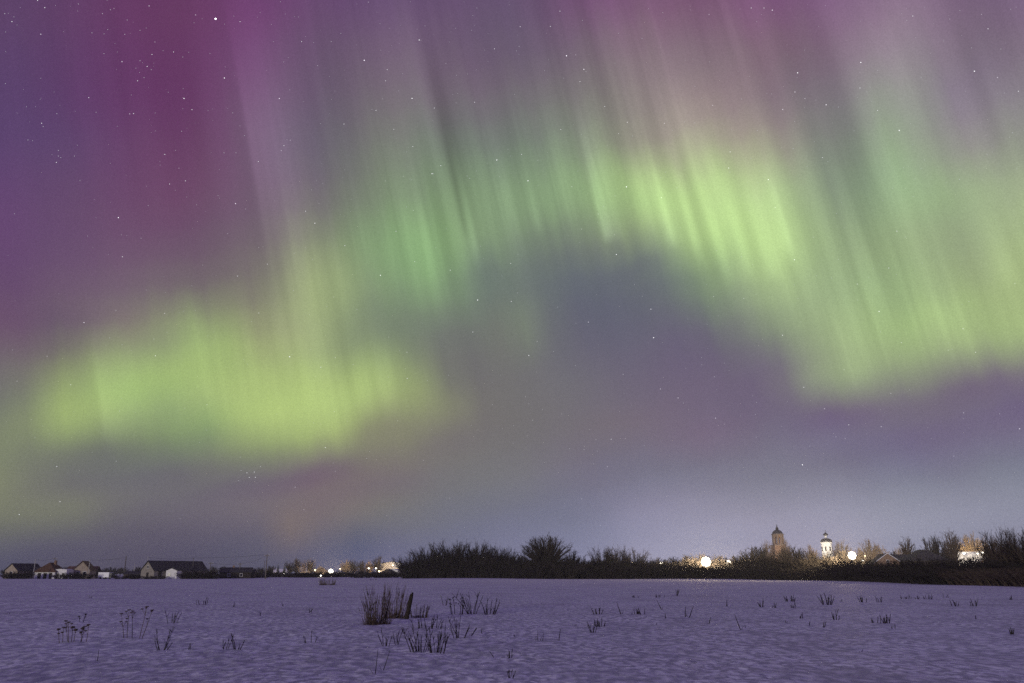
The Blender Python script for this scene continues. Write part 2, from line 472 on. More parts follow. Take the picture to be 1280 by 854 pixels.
def build_field():
    radii = [0.]
    r = 3.
    while r < 1150:
        radii.append(r); r *= 1.012 if 10 < r < 60 else 1.03
    angs = []
    a = -45.
    while a < 45: angs.append(a); a += .22
    while a < 315: angs.append(a); a += 4.5
    v, f = [(0, 0, field_z(0, 0))], []
    for r in radii[1:]:
        for a in angs:
            x, y = r * sin(radians(a)), r * cos(radians(a))
            v.append((x, y, field_z(x, y)))
    n = len(angs)
    for k in range(n):
        f.append((0, 1 + (k + 1) % n, 1 + k))
    for i in range(len(radii) - 2):
        for k in range(n):
            a = 1 + i * n + k; b = 1 + i * n + (k + 1) % n
            f.append((a, b, b + n, a + n))
    me = bpy.data.meshes.new('snow_field'); me.from_pydata(v, [], f)
    me.polygons.foreach_set('use_smooth', [True] * len(me.polygons))
    mt = bpy.data.materials.new('snow'); mt.use_nodes = True
    nt = mt.node_tree; bs = nt.nodes['Principled BSDF']
    L = nt.links
    tc = nt.nodes.new('ShaderNodeTexCoord')
    def nz(scale, detail, sx=1., sy=1.):
        mp = nt.nodes.new('ShaderNodeMapping'); mp.inputs['Scale'].default_value = (sx, sy, 1)
        L.new(tc.outputs['Object'], mp.inputs[0])
        k = nt.nodes.new('ShaderNodeTexNoise'); k.inputs['Scale'].default_value = scale; k.inputs['Detail'].default_value = detail
        L.new(mp.outputs[0], k.inputs['Vector']); return k.outputs['Fac']
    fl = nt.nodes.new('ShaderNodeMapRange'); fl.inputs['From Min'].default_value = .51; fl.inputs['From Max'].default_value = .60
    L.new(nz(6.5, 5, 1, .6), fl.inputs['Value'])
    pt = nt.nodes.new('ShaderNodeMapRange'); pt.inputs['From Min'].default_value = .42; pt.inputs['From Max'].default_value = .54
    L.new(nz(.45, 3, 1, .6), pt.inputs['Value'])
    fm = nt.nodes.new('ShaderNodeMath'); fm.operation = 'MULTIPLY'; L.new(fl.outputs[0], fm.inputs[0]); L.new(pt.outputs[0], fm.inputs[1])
    n1 = nz(.12, 5); n2 = nz(5.0, 6, 1, .5)
    r = nt.nodes.new('ShaderNodeValToRGB'); L.new(n2, r.inputs[0])
    r.color_ramp.elements[0].position = .44; r.color_ramp.elements[0].color = (.50, .50, .54, 1)
    r.color_ramp.elements[1].position = .66; r.color_ramp.elements[1].color = (.95, .94, .96, 1)  # highlights on the crust painted as brighter albedo
    r2 = nt.nodes.new('ShaderNodeValToRGB'); L.new(n1, r2.inputs[0])
    r2.color_ramp.elements[0].position = .35; r2.color_ramp.elements[0].color = (.86, .84, .85, 1)
    r2.color_ramp.elements[1].position = .65; r2.color_ramp.elements[1].color = (1, 1, 1, 1)
    mx = nt.nodes.new('ShaderNodeMix'); mx.data_type = 'RGBA'; mx.blend_type = 'MULTIPLY'; mx.inputs[0].default_value = 1
    L.new(r.outputs[0], mx.inputs[6]); L.new(r2.outputs[0], mx.inputs[7])
    m2 = nt.nodes.new('ShaderNodeMix'); m2.data_type = 'RGBA'; L.new(fm.outputs[0], m2.inputs[0]); L.new(mx.outputs[2], m2.inputs[6]); m2.inputs[7].default_value = (.97, .97, .97, 1)  # small snow highlights painted in as white flecks
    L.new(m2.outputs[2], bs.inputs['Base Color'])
    bs.inputs['Roughness'].default_value = .8
    bs.inputs['Specular IOR Level'].default_value = .1
    b1 = nt.nodes.new('ShaderNodeBump'); b1.inputs['Strength'].default_value = .75; b1.inputs['Distance'].default_value = .12
    L.new(nz(3.0, 7, 1, .5), b1.inputs['Height'])
    L.new(b1.outputs[0], bs.inputs['Normal'])
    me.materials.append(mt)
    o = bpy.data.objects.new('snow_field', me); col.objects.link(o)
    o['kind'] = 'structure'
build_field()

# ------------------------------------------------------------------ stars
def build_stars():
    L4 = [(269.5, 23.5)]
    L3 = [(280.5,97.5),(230,123),(148,272),(524,50),(515,123),(621,200),(997,91),(1076,78),(1124,163),(1218,89),(660,226),(597,375),(362,446),(817,422),(1003,581)]
    L2 = [(47,.5),(56,9.5),(15,27),(300,27),(190,68),(217,65),(184,83),(172,101),(111,122),(240,137),(167,142),(52,154),(70.5,203),(206,193),
     (323,202),(355,182),(212,230),(232,226),(153,321),(297,345),(382,264),(431,307),(377,52),(430,155),(470,138),(484,87),(482,101),(543,135),(516,183),(551,207),(495,289),(618,61),
     (700,14),(688,33),(955,10),(939,10),(1141,20),(1075,110),(1097,138),(1028,197),(756,133),(701,162),(725,102),(1121,289),(1111,335),(652,193),(1273,114),(1235,36),
     (591,415),(401,459),(71,583),(75,627),(24,643),(509,473),(308.7,591),(317.8,590),(311.6,596.6),(319.2,596.6),(764,549),(1061,531)]
    L1 = [(6,17),(128,17),(138,12),(159,25),(115,41),(156,43),(175,38),(175,76),(189,87),(180,97),(291,141),(130,67),(54,158),(71,142),(35,175),(73,188),(73,195),(76,197),
     (93,195),(280,191),(295,191),(227,164),(145,388),(414,52),(397,82),(587,223),(584,220),(649,58),(1035,202),(927,321),(301.4,588),(297.9,601),(325.6,583),(730,562),(893,471),(1149,631),(666,525)]
    rnd = random.Random(5)
    faint = []
    for _ in range(1100):
        x, y = rnd.uniform(-300, 1600), 650 * rnd.random() ** 1.5 - 60
        faint.append((x, y))
    R = 12000.
    mats = [glow('faint_star', (.9, .92, 1), .8), glow('dim_star', (.92, .93, 1), .8), glow('star', (.95, .95, 1), 1.1), glow('clear_star', (.97, .97, 1), 1.5), glow('bright_star', (.93, .93, 1), 3.)]
    v, f, mi = [], [], []
    def star(x, y, s, k):
        c = direction(x, y) * R
        n = len(v)
        for d in ((1,0,0),(-1,0,0),(0,1,0),(0,-1,0),(0,0,1),(0,0,-1)):
            v.append(tuple(c[i] + d[i] * s for i in range(3)))
        for t in ((0,2,4),(2,1,4),(1,3,4),(3,0,4),(2,0,5),(1,2,5),(3,1,5),(0,3,5)):
            f.append(tuple(n + q for q in t)); mi.append(k)
    for p in faint: star(*p, rnd.uniform(2., 4.2), 0)
    for p in L1: star(*p, 4.6, 1)
    for p in L2: star(*p, 5.8, 2)
    for p in L3: star(*p, 7.6, 3)
    for p in L4: star(*p, 15, 4)
    me = bpy.data.meshes.new('stars'); me.from_pydata(v, [], f)
    for q in mats: me.materials.append(q)
    me.polygons.foreach_set('material_index', mi)
    o = bpy.data.objects.new('stars', me); col.objects.link(o); o['kind'] = 'stuff'
build_stars()

# ------------------------------------------------------------------ trees and shrubs
def rv(rnd, s=1.):
    return Vector((rnd.uniform(-s, s), rnd.uniform(-s, s), rnd.uniform(-s, s)))

def bez(a, b, c, t):
    return a * (1 - t) ** 2 + b * 2 * t * (1 - t) + c * t * t

def fan_tree(seed, h, w, trunk_h, base_r, n_limb, n_sub, n_twig, tr=.25, thick=1., low=.0, droop=0., fill=.55):
    """bare broadleaf crown. returns (trunk MB, crown MB): limbs rise from the top of the trunk (or from the
    ground) to the outline of the crown, carry boughs, and the boughs carry twigs"""
    rnd = random.Random(seed)
    tb, cb = MB(), MB()
    lean = Vector((rnd.uniform(-.04, .04) * h, rnd.uniform(-.04, .04) * h, 0))
    if trunk_h > 0:
        pts = [Vector((0, 0, -.2)), Vector((0, 0, trunk_h * .4)) + lean * .3, Vector((0, 0, trunk_h)) + lean * .6]
        if trunk_h > h * .35:
            pts.append(Vector((0, 0, h * .93)) + lean)
            tb.tube(pts, [tr * 1.25, tr, tr * .7, .02], 7)
        else:
            tb.tube(pts, [tr * 1.3, tr, tr * .85], 7)
    for i in range(n_limb):
        az = 2 * pi * (i * .618034 + rnd.uniform(-.1, .1))
        if trunk_h > 0:
            tall = trunk_h > h * .35
            z0 = trunk_h + ((h * .93 - trunk_h) * (i / n_limb) ** .9 if tall else rnd.uniform(-.15, 0) * trunk_h)
            start = Vector((0, 0, z0)) + lean * min(1, z0 / h)
        else:
            rr = base_r * sqrt(rnd.random())
            start = Vector((rr * cos(az), rr * sin(az), -.1))
            z0 = 0; tall = False
        if tall:
            zt = z0 + (h - z0) * rnd.uniform(.35, .8)
            fr = (zt - trunk_h) / max(.1, h - trunk_h)
            rad = w / 2 * sqrt(max(.04, 1 - (fr * 1.5 - .5) ** 2 * .95)) * rnd.uniform(.6, 1.05)
        else:
            u = rnd.random() ** fill
            el = radians(8 + 80 * (1 - u)) if trunk_h > 0 else radians(35 + 50 * rnd.random())
            se = rnd.uniform(-.15, 1) if trunk_h > 0 else sin(el)
            el = math.asin(se)
            rad = w / 2 * cos(el) * rnd.uniform(.86, 1.03)
            zt = h * low + h * (1 - low) * (sin(el)) * rnd.uniform(.8, 1.02) if trunk_h > 0 else h * rnd.uniform(.55, 1.03)
            if trunk_h > 0: zt = h * .40 + h * .60 * sin(el) * rnd.uniform(.92, 1.01)
            if trunk_h <= 0: rad = base_r * .7 + w / 2 * rnd.uniform(.1, 1.0)
        end = Vector((rad * cos(az), rad * sin(az), max(zt, z0 + .4))) + lean
        ctrl = start.lerp(end, .45) + Vector((0, 0, (end - start).length * .22)) + rv(rnd, .04 * h)
        if trunk_h > 0 and not tall: ctrl = start.lerp(end, .4) + Vector((0, 0, (end - start).length * .12)) + rv(rnd, .03 * h)
        N = 6
        pts = [bez(start, ctrl, end, k / N) + (rv(rnd, .008 * h) if 0 < k < N else Vector()) for k in range(N + 1)]
        Ln = (end - start).length
        r0 = (.010 * Ln + .03) * thick * (1.2 if trunk_h > 0 else 1)
        (cb if trunk_h > 0 else tb).tube(pts, [r0 * (1 - .85 * k / N) for k in range(N + 1)], 4, False)
        for s in range(n_sub):
            t = rnd.uniform(.22, .98)
            p = bez(start, ctrl, end, t)
            tang = (bez(start, ctrl, end, min(1, t + .05)) - bez(start, ctrl, end, t - .05)).normalized()
            d = (tang + rv(rnd, .75)).normalized()
            d.z = abs(d.z) * .8 + .18 - droop
            ln = Ln * rnd.uniform(.14, .32) * (1.15 - t * .5)
            e = p + d.normalized() * ln
            mid = p.lerp(e, .5) + Vector((0, 0, .06 * ln)) + rv(rnd, .05 * ln)
            cb.tube([p, mid, e], [.022 * thick + .004 * ln, .017 * thick, .009 * thick], 3, False)
            for q in range(n_twig):
                tt = rnd.uniform(.25, 1)
                a = p.lerp(e, tt)
                dd = (d + rv(rnd, .9)); dd.z += .25 - droop * 2
                l2 = ln * rnd.uniform(.25, .55)
                b = a + dd.normalized() * l2
                cb.tube([a, b], [.013 * thick, .006 * thick], 3, False)
    return tb, cb

def fit_dims(m, h, w):
    """scale a crown so it stands h tall and about w wide"""
    return m

def make_tree(name, seed, bark, twig, **kw):
    tb, cb = fan_tree(seed, **kw)
    return tb, cb, name, bark, twig

PROTO = {}
def proto(key, name, bark, twig, seed, trunk='trunk', **kw):
    tb, cb = fan_tree(seed, **kw)
    def mesh(mb, nm, m):
        me = bpy.data.meshes.new(nm); me.from_pydata([tuple(p) for p in mb.v], [], mb.f); me.materials.append(m); return me
    PROTO[key] = (name, trunk, mesh(tb, trunk, bark), mesh(cb, 'crown', twig), kw['h'], kw['w'])

def plant_at(key, px, Y, h, w=None, label='', cat='tree', group=None, rz=None, bark=None):
    """one individual: its own empty, trunk and crown; repeats share mesh data"""
    name, tn, tm, cm, H, W = PROTO[key]
    x = (px - 640) / F * Y / CP * 1.0
    x = spot(px, 719, Y).x
    rnd = random.Random(int(px * 7 + Y * 3))
    t = thing(name, label, cat, (x, Y, field_z(x, Y) - .05), rz if rz is not None else rnd.uniform(0, 6.28), group)
    sz = h / H; sx = (w / W) if w else sz
    t.scale = (sx, sx, sz)
    for nm, me in ((tn, tm), ('crown', cm)):
        o = bpy.data.objects.new(nm, me); col.objects.link(o); o.parent = t
    return t

def hgt(ytop, Y):
    """height that reaches photo row ytop at depth Y"""
    return spot(640, ytop, Y).z

proto('dome', 'round_tree', M['bark'], M['twig'], 3, h=13., w=16., trunk_h=1.8, base_r=0, n_limb=120, n_sub=13, n_twig=5, tr=.38, thick=2.1, fill=1.0)
for i in range(4):
    proto('shrub%d' % i, 'bare_shrub', M['bark'], M['twig'], 20 + i, trunk='stems', h=8., w=9., trunk_h=0, base_r=2.2, n_limb=44, n_sub=12, n_twig=5, thick=1.5)
for i in range(3):
    proto('low%d' % i, 'bare_shrub', M['bark'], M['twig'], 40 + i, trunk='stems', h=5., w=8., trunk_h=0, base_r=2.6, n_limb=60, n_sub=10, n_twig=4, thick=1.5)
proto('brown', 'bare_shrub', M['brown_twig'], M['brown_twig'], 51, trunk='stems', h=7., w=7., trunk_h=0, base_r=2.4, n_limb=56, n_sub=10, n_twig=5, thick=.8)
for i in range(3):
    proto('tree%d' % i, 'bare_tree', M['bark'], M['twig'], 60 + i, h=12., w=10., trunk_h=2.5, base_r=0, n_limb=38, n_sub=12, n_twig=5, tr=.3, thick=2.4)
for i in range(2):
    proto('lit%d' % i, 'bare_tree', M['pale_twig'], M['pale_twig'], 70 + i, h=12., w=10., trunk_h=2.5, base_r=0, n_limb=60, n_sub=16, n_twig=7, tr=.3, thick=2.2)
proto('birch', 'birch_tree', M['birch'], M['brown_twig'], 80, h=16., w=6., trunk_h=5.4, base_r=0, n_limb=46, n_sub=9, n_twig=4, tr=.32, thick=2.2)
proto('birch2', 'birch_tree', M['birch'], M['brown_twig'], 83, h=16., w=7., trunk_h=5.2, base_r=0, n_limb=50, n_sub=9, n_twig=4, tr=.34, thick=2.2, droop=.1)

def conifer_proto(key, seed, h, w):
    rnd = random.Random(seed)
    tb = MB().tube([Vector((0, 0, -.2)), Vector((0, 0, h * .5)), Vector((0, 0, h * .99))], [w * .035, w * .022, .02], 6)
    cb = MB()
    z = h * .08
    while z < h * .98:
        fr = z / h
        for k in range(8):
            az = rnd.uniform(0, 6.28)
            ln = w / 2 * (1 - fr) ** .85 * rnd.uniform(.7, 1.08) + .12
            d = Vector((cos(az), sin(az), 0)); sd = Vector((-sin(az), cos(az), 0))
            p = Vector((0, 0, z))
            tip = p + d * ln + Vector((0, 0, -.18 * ln + .12))
            for q in range(5):
                t0 = q / 5 + .06
                a = p.lerp(tip, t0)
                for sg in (-1, 1):
                    b = a + (sd * sg * rnd.uniform(.3, .6) + d * .5) * ln * .42 * (1.15 - t0) + Vector((0, 0, -.06 * ln))
                    cb.tri(a, b, a + d * ln * .20 + Vector((0, 0, -.02)))
                    cb.tri(a, b + Vector((0, 0, -.12 * ln)), b + d * .1 * ln)
        z += h * .022
    def mesh(mb, nm, m):
        me = bpy.data.meshes.new(nm); me.from_pydata([tuple(p) for p in mb.v], [], mb.f); me.materials.append(m); return me
    PROTO[key] = ('spruce_tree', 'trunk', mesh(tb, 'trunk', M['bark']), mesh(cb, 'crown', M['needle']), h, w)
conifer_proto('spruce', 9, 12., 5.)

rnd = random.Random(11)
# --- thicket left of the round tree (x 505..650)
G1 = 'bare shrubs of the thicket between the left village and the round tree'
for (px, top, w) in [(512,703,7),(522,697,8),(533,687,9),(545,688,9),(556,684,9),(566,681,9),(578,689,9),(588,684,9),(597,681,8),(607,689,9),(618,688,9),(628,688,8),(638,691,9),(646,699,7)]:
    Y = rnd.uniform(262, 268)
    plant_at('shrub%d' % rnd.randrange(4), px, Y, hgt(top, Y), w, 'tall bare shrub in the dark thicket just left of the round tree', 'shrub', G1)
G2 = 'low bare shrubs filling the foot of the thicket left of the round tree'
for px in range(512, 656, 8):
    Y = rnd.uniform(256, 262)
    plant_at('low%d' % rnd.randrange(3), px, Y, hgt(rnd.uniform(698, 704), Y), 7.5, 'low bare shrub at the foot of the thicket left of the round tree', 'shrub', G2)
plant_at('dome', 683, 258, hgt(670.5, 258), 17.5, 'big round bare tree with a dome shaped crown above the hedge', 'tree')
plant_at('tree1', 716, 275, hgt(688, 275), 7, 'small bare tree close against the right side of the round tree', 'tree')
G3 = 'low bare shrubs of the hedge between the round tree and the floodlight'
for i, px in enumerate(range(650, 935, 7)):
    Y = rnd.uniform(255, 266)
    plant_at('low%d' % rnd.randrange(3), px, Y, hgt(702 + 3.5 * noise.noise(Vector((px * .035, 3, 1))) + rnd.uniform(-2, 3), Y), 8, 'low bare shrub in the dark hedge running between the round tree and floodlight', 'shrub', G3)
for i, px in enumerate(range(654, 932, 9)):
    Y = rnd.uniform(246, 252)
    plant_at('low%d' % rnd.randrange(3), px, Y, hgt(rnd.uniform(707, 711), Y), 8, 'low bare shrub in the dark hedge running between the round tree and floodlight', 'shrub', G3)
for px, top, w, lb in [(757,686,8,'bare shrub, left half of the taller clump in the middle of the hedge'),(771,687,8,'bare shrub, right half of the taller clump in the middle of the hedge'),
                       (793,689,8,'reddish bare shrub standing alone above the middle of the hedge'),(733,697,7,'small bare shrub above the hedge, between the round tree and the taller clump'),(812,700,6,'small bare shrub just left of the two small lamps over the hedge')]:
    plant_at('shrub%d' % rnd.randrange(4), px, 270, hgt(top, 270), w, lb, 'shrub')
plant_at('tree0', 841, 280, hgt(695, 280), 8, 'bare tree just right of the two small lamps over the hedge', 'tree')
plant_at('shrub1', 852, 278, hgt(698, 278), 8, 'bare shrub left of the floodlit trees', 'shrub')

# --- right hand hedge: comes nearer towards the right
def base_row(px):
    pts = [(900,724.0),(960,724.8),(1040,726.3),(1100,728.2),(1140,729.3),(1200,731.3),(1240,733.2),(1290,735.3),(1360,738)]
    for (a, ya), (b, yb) in zip(pts, pts[1:]):
        if px <= b: return ya + (yb - ya) * max(0, (px - a)) / (b - a)
    return pts[-1][1]
G4 = 'bare shrubs of the dark hedge along the right edge of the field'
px = 925
while px < 1330:
    Y = depth_of(base_row(px))
    k = 272 / Y
    plant_at('low%d' % rnd.randrange(3) if px < 1190 else 'brown', px, Y + 3, hgt(rnd.uniform(708, 712), Y + 3), 7.2 if px < 1190 else 4.5, 'low bare shrub fronting the dark hedge along the right edge of the field', 'shrub', G4)
    px += 7 * k * (1 if px < 1190 else .62)
G5 = 'taller bare shrubs behind the right hedge'
px = 925
while px < 1330:
    Y = depth_of(base_row(px)) + 14
    top = rnd.uniform(699, 705) + 2 * noise.noise(Vector((px * .05, 1, 7))) + (0 if px > 1040 else -3) + (3 if 1075 < px < 1140 else 0)
    plant_at('low%d' % rnd.randrange(3), px, Y, hgt(top, Y), 8.5, 'bare shrub in the second row of the dark hedge right of the floodlight', 'shrub', G5)
    px += 8 * 260 / Y
for px, top, w, Y, key, lb in [
  (928,690,10,290,'tree0','bare tree, first one right of the floodlight'),(941,683,10,285,'tree1','dense bare tree second right of the floodlight, left of the brick bell tower'),
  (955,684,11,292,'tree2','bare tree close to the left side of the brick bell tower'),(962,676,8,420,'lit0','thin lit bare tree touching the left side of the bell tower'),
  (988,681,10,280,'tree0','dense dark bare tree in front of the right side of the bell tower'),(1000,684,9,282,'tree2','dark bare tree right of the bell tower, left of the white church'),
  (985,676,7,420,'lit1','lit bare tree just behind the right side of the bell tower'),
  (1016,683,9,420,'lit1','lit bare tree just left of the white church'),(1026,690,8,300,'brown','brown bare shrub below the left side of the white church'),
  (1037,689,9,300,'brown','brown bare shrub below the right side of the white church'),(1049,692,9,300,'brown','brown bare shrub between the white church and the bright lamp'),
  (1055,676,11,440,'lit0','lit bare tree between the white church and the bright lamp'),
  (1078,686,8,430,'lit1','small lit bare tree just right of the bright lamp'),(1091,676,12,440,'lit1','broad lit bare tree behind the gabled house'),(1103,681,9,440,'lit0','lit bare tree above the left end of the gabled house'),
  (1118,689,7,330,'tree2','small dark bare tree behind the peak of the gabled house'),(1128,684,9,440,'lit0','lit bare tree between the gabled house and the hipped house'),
  (1137,671,7,330,'birch','lone birch with a bright white trunk left of the small spruce'),
  (1165,672,8,330,'tree1','thin bare tree rising behind the left half of the hipped roof'),(1176,670,8,330,'tree2','thin bare tree rising behind the middle of the hipped roof'),
  (1196,662,8,310,'birch2','tall birch with a pale trunk right of the hipped house'),(1189,667,8,320,'tree0','tall bare tree just left of the tall birch'),
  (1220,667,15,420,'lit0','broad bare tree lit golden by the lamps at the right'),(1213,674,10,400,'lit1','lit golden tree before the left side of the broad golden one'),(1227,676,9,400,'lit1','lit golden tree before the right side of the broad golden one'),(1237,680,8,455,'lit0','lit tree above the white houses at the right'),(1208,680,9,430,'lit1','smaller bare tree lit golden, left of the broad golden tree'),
  (868,691,8,264,'tree0','floodlit bare tree just left of the huge floodlight'),(876,692,7,266,'tree1','floodlit bare tree directly behind the left side of the huge floodlight'),
  (861,695,7,264,'tree1','smaller floodlit bare tree, second to the left of the huge floodlight'),(896,692,7,266,'tree0','floodlit bare tree between the huge floodlight and the next lamp'),
  (903,694,6,266,'tree1','dark bare tree just left of the second lamp, right of the floodlight'),(888,694,6,267,'tree1','floodlit bare tree directly behind the right side of the huge floodlight'),
  (1058,687,4.5,212,'tree1','pale lit tree right against the left side of the glaring right hand lamp'),(1072,686,5,212,'tree0','pale lit tree right against the right side of the glaring right hand lamp'),
  (1247,671,7,230,'birch','thin birch in front of the white houses at the right'),
 ]:
    plant_at(key, px, Y, hgt(top, Y), w, lb, 'shrub' if key == 'brown' else 'tree')
G6 = 'big bare bushes at the right edge'
for px, top, w, Y in [(1250,670,5,135),(1264,664,5,125),(1274,674,4,128),(1284,664,5,120),(1298,668,6,118),(1312,672,6,115),(1240,690,5,135)]:
    plant_at(['brown','brown','shrub2'][int(px) % 3], px, Y, hgt(top, Y), w, 'big bushy bare shrub rising above the hedge at the right edge of the field', 'shrub', G6)
plant_at('spruce', 1148, 340, hgt(677, 340), 3.6, 'small dark pointed spruce above the left end of the hipped roof', 'tree')
plant_at('spruce', 1173, 330, hgt(668, 330), 3.4, 'narrow tall spruce between the bare trees above the hipped roof', 'tree')

# --- left village trees
for px, top, w, Y, key, lb in [
  (347,703,2.4,450,'spruce','first small spruce right of the tall power pole'),(355,703,2.6,450,'spruce','second small spruce right of the tall power pole, beside the dark bare trees'),
  (338,707,8,480,'tree1','low bare tree just right of the tall power pole'),(326,709,8,480,'tree2','low bare tree directly left of the tall power pole'),(313,710,9,480,'tree0','low bare tree right of the low dark house'),
  (362,700,7,470,'tree0','bare tree left of the small yellow lamp in the left village'),(370,698,6,470,'tree2','bare tree behind the small yellow lamp in the left village'),
  (380,699,8,460,'brown','reddish brown bushy tree between two lamps in the left village'),(388,700,6,460,'tree1','bare tree touching the right side of the reddish brown bushy tree'),
  (433,700,8,500,'lit0','lit bare tree right of the brightest lamp of the left village'),(442,698,7,500,'tree0','bare tree in the middle of the left village skyline'),
  (452,701,7,500,'tree2','bare tree left of the two white lamps'),(447,710,10,440,'brown','dark bush below the bare trees right of the brightest left lamp'),
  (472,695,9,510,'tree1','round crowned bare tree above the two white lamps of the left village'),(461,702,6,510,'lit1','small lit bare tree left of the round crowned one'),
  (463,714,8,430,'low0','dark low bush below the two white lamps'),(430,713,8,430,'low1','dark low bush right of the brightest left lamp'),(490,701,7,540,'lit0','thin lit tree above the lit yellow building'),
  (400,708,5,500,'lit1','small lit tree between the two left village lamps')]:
    plant_at(key, px, Y, hgt(top, Y), w, lb, 'shrub' if key in ('brown', 'low0', 'low1') else 'tree')
G7 = 'distant bare trees along the left skyline'
for px in range(4, 345, 7):
    Y = rnd.uniform(520, 640)
    plant_at('tree%d' % rnd.randrange(3), px + rnd.uniform(-3, 3), Y, hgt(rnd.uniform(707.5, 711.5), Y), rnd.uniform(6, 9), 'distant low bare tree behind the houses along the left skyline', 'tree', G7)
G8 = 'dark bushes in front of the left houses'
for px, top, w in [(12,717,5),(20,714.5,6),(29,716,5),(76,718,4.5),(86,716,5.5),(97,715.5,5.5),(107,717,4.5),(232,716,5),(241,714,6),(250,713.5,6),(260,715,6),(267,718,5),(168,719,4),(150,719,5),(186,720,3.5),(200,719.5,4)]:
    plant_at('low%d' % rnd.randrange(3), px, 258, hgt(top, 258), w, 'low dark bush in front of the left village houses', 'shrub', G8)
G9 = 'dark low bushes between the left houses and the thicket'
for px in list(range(272, 520, 9)):
    Y = rnd.uniform(300, 420)
    plant_at('low%d' % rnd.randrange(3), px, Y, hgt(rnd.uniform(714.5, 718), Y), rnd.uniform(8, 11), 'dark low bush on the field edge between left houses and thicket', 'shrub', G9)

# ------------------------------------------------------------------ houses
def gz(x, y):
    return field_z(x, y)

def house(label, px, Y, rz, W, L, hw, hr, wall, roof, openings=(), hip=False, over=.35, name='house', cat='house', chimney=None, snow_edge=False, z=None, gable=None):
    """W: width of the gable front (local x), L: depth (local y, away from the front), hw wall height, hr ridge height"""
    x = spot(px, 719, Y).x
    t = thing(name, label, cat, (x, Y, (gz(x, Y) if z is None else z) - .1), rz)
    b = MB()
    w = W / 2
    ins = min(L * .3, w) if hip else 0
    b.quad(Vector((-w, 0, 0)), Vector((w, 0, 0)), Vector((w, 0, hw)), Vector((-w, 0, hw)))
    b.quad(Vector((w, 0, 0)), Vector((w, L, 0)), Vector((w, L, hw)), Vector((w, 0, hw)))
    b.quad(Vector((w, L, 0)), Vector((-w, L, 0)), Vector((-w, L, hw)), Vector((w, L, hw)))
    b.quad(Vector((-w, L, 0)), Vector((-w, 0, 0)), Vector((-w, 0, hw)), Vector((-w, L, hw)))
    if not hip:
        g = b if gable is None else MB()
        g.tri(Vector((-w, 0, hw)), Vector((w, 0, hw)), Vector((0, 0, hr)))
        g.tri(Vector((w, L, hw)), Vector((-w, L, hw)), Vector((0, L, hr)))
        if gable is not None: g.build('gable', gable, t)
    b.build('wall', wall, t)
    r = MB()
    sl = (hr - hw) / w
    o = over; th = .16
    def slab(p):
        n = len(r.v)
        k = len(p)
        r.v += p + [q + Vector((0, 0, th)) for q in p]
        r.f.append(tuple(n + i for i in reversed(range(k)))); r.f.append(tuple(n + k + i for i in range(k)))
        for i in range(k):
            j = (i + 1) % k
            r.f.append((n + i, n + j, n + k + j, n + k + i))
    e = .01
    if hip:
        za = hw - o * sl
        A, B, C_, D = (-w - o, -o), (w + o, -o), (w + o, L + o), (-w - o, L + o)
        R0, R1 = Vector((0, ins, hr + e)), Vector((0, L - ins, hr + e))
        v3 = lambda q: Vector((q[0], q[1], za + e))
        slab([v3(A), v3(B), R0]); slab([v3(B), v3(C_), R1, R0]); slab([v3(C_), v3(D), R1]); slab([v3(D), v3(A), R0, R1])
    else:
        za = hw - o * sl + e
        for sg in (-1, 1):
            p = [Vector((sg * (w + o), -o, za)), Vector((sg * (w + o), L + o, za)), Vector((0, L + o, hr + e)), Vector((0, -o, hr + e))]
            slab(p if sg > 0 else p[::-1])
    ro = r.build('roof', roof, t)
    if snow_edge:
        sn = MB()
        for sg in (-1, 1):
            a = Vector((sg * (w + o), -o - .03, za + th + .01)); c = Vector((0, -o - .03, hr + th + .02))
            sn.tube([a, c], [.11, .11], 5)
        sn.build('roof_snow_rim', M['roof_snow'], ro)
    if chimney:
        cx, cy = chimney
        MB().box(cx - .3, cx + .3, cy - .3, cy + .3, hw, hr + .8).build('chimney', M['brick'], ro)
    for (kind, face, c, z0, ww, hh, m) in openings:
        f = MB(); p = MB(); d = .06
        fr = .09
        if face in 'fb':
            y = -d if face == 'f' else L + d
            s = -1 if face == 'f' else 1
            f.box(c - ww / 2 - fr, c + ww / 2 + fr, min(0, s * d) + (L if face == 'b' else 0), max(0, s * d) + (L if face == 'b' else 0), z0 - fr, z0 + hh + fr)
            p.box(c - ww / 2, c + ww / 2, y - .02, y + .02, z0, z0 + hh)
        else:
            s = 1 if face == 'r' else -1
            xx = s * w
            f.box(min(xx, xx + s * d), max(xx, xx + s * d), c - ww / 2 - fr, c + ww / 2 + fr, z0 - fr, z0 + hh + fr)
            p.box(xx + s * d - .02, xx + s * d + .02, c - ww / 2, c + ww / 2, z0, z0 + hh)
        fo = f.build(kind, M['dark_board'] if m is M['hollow'] else M['plaster'], t)
        p.build('leaf' if 'door' in kind else 'pane', m, fo)
    return t

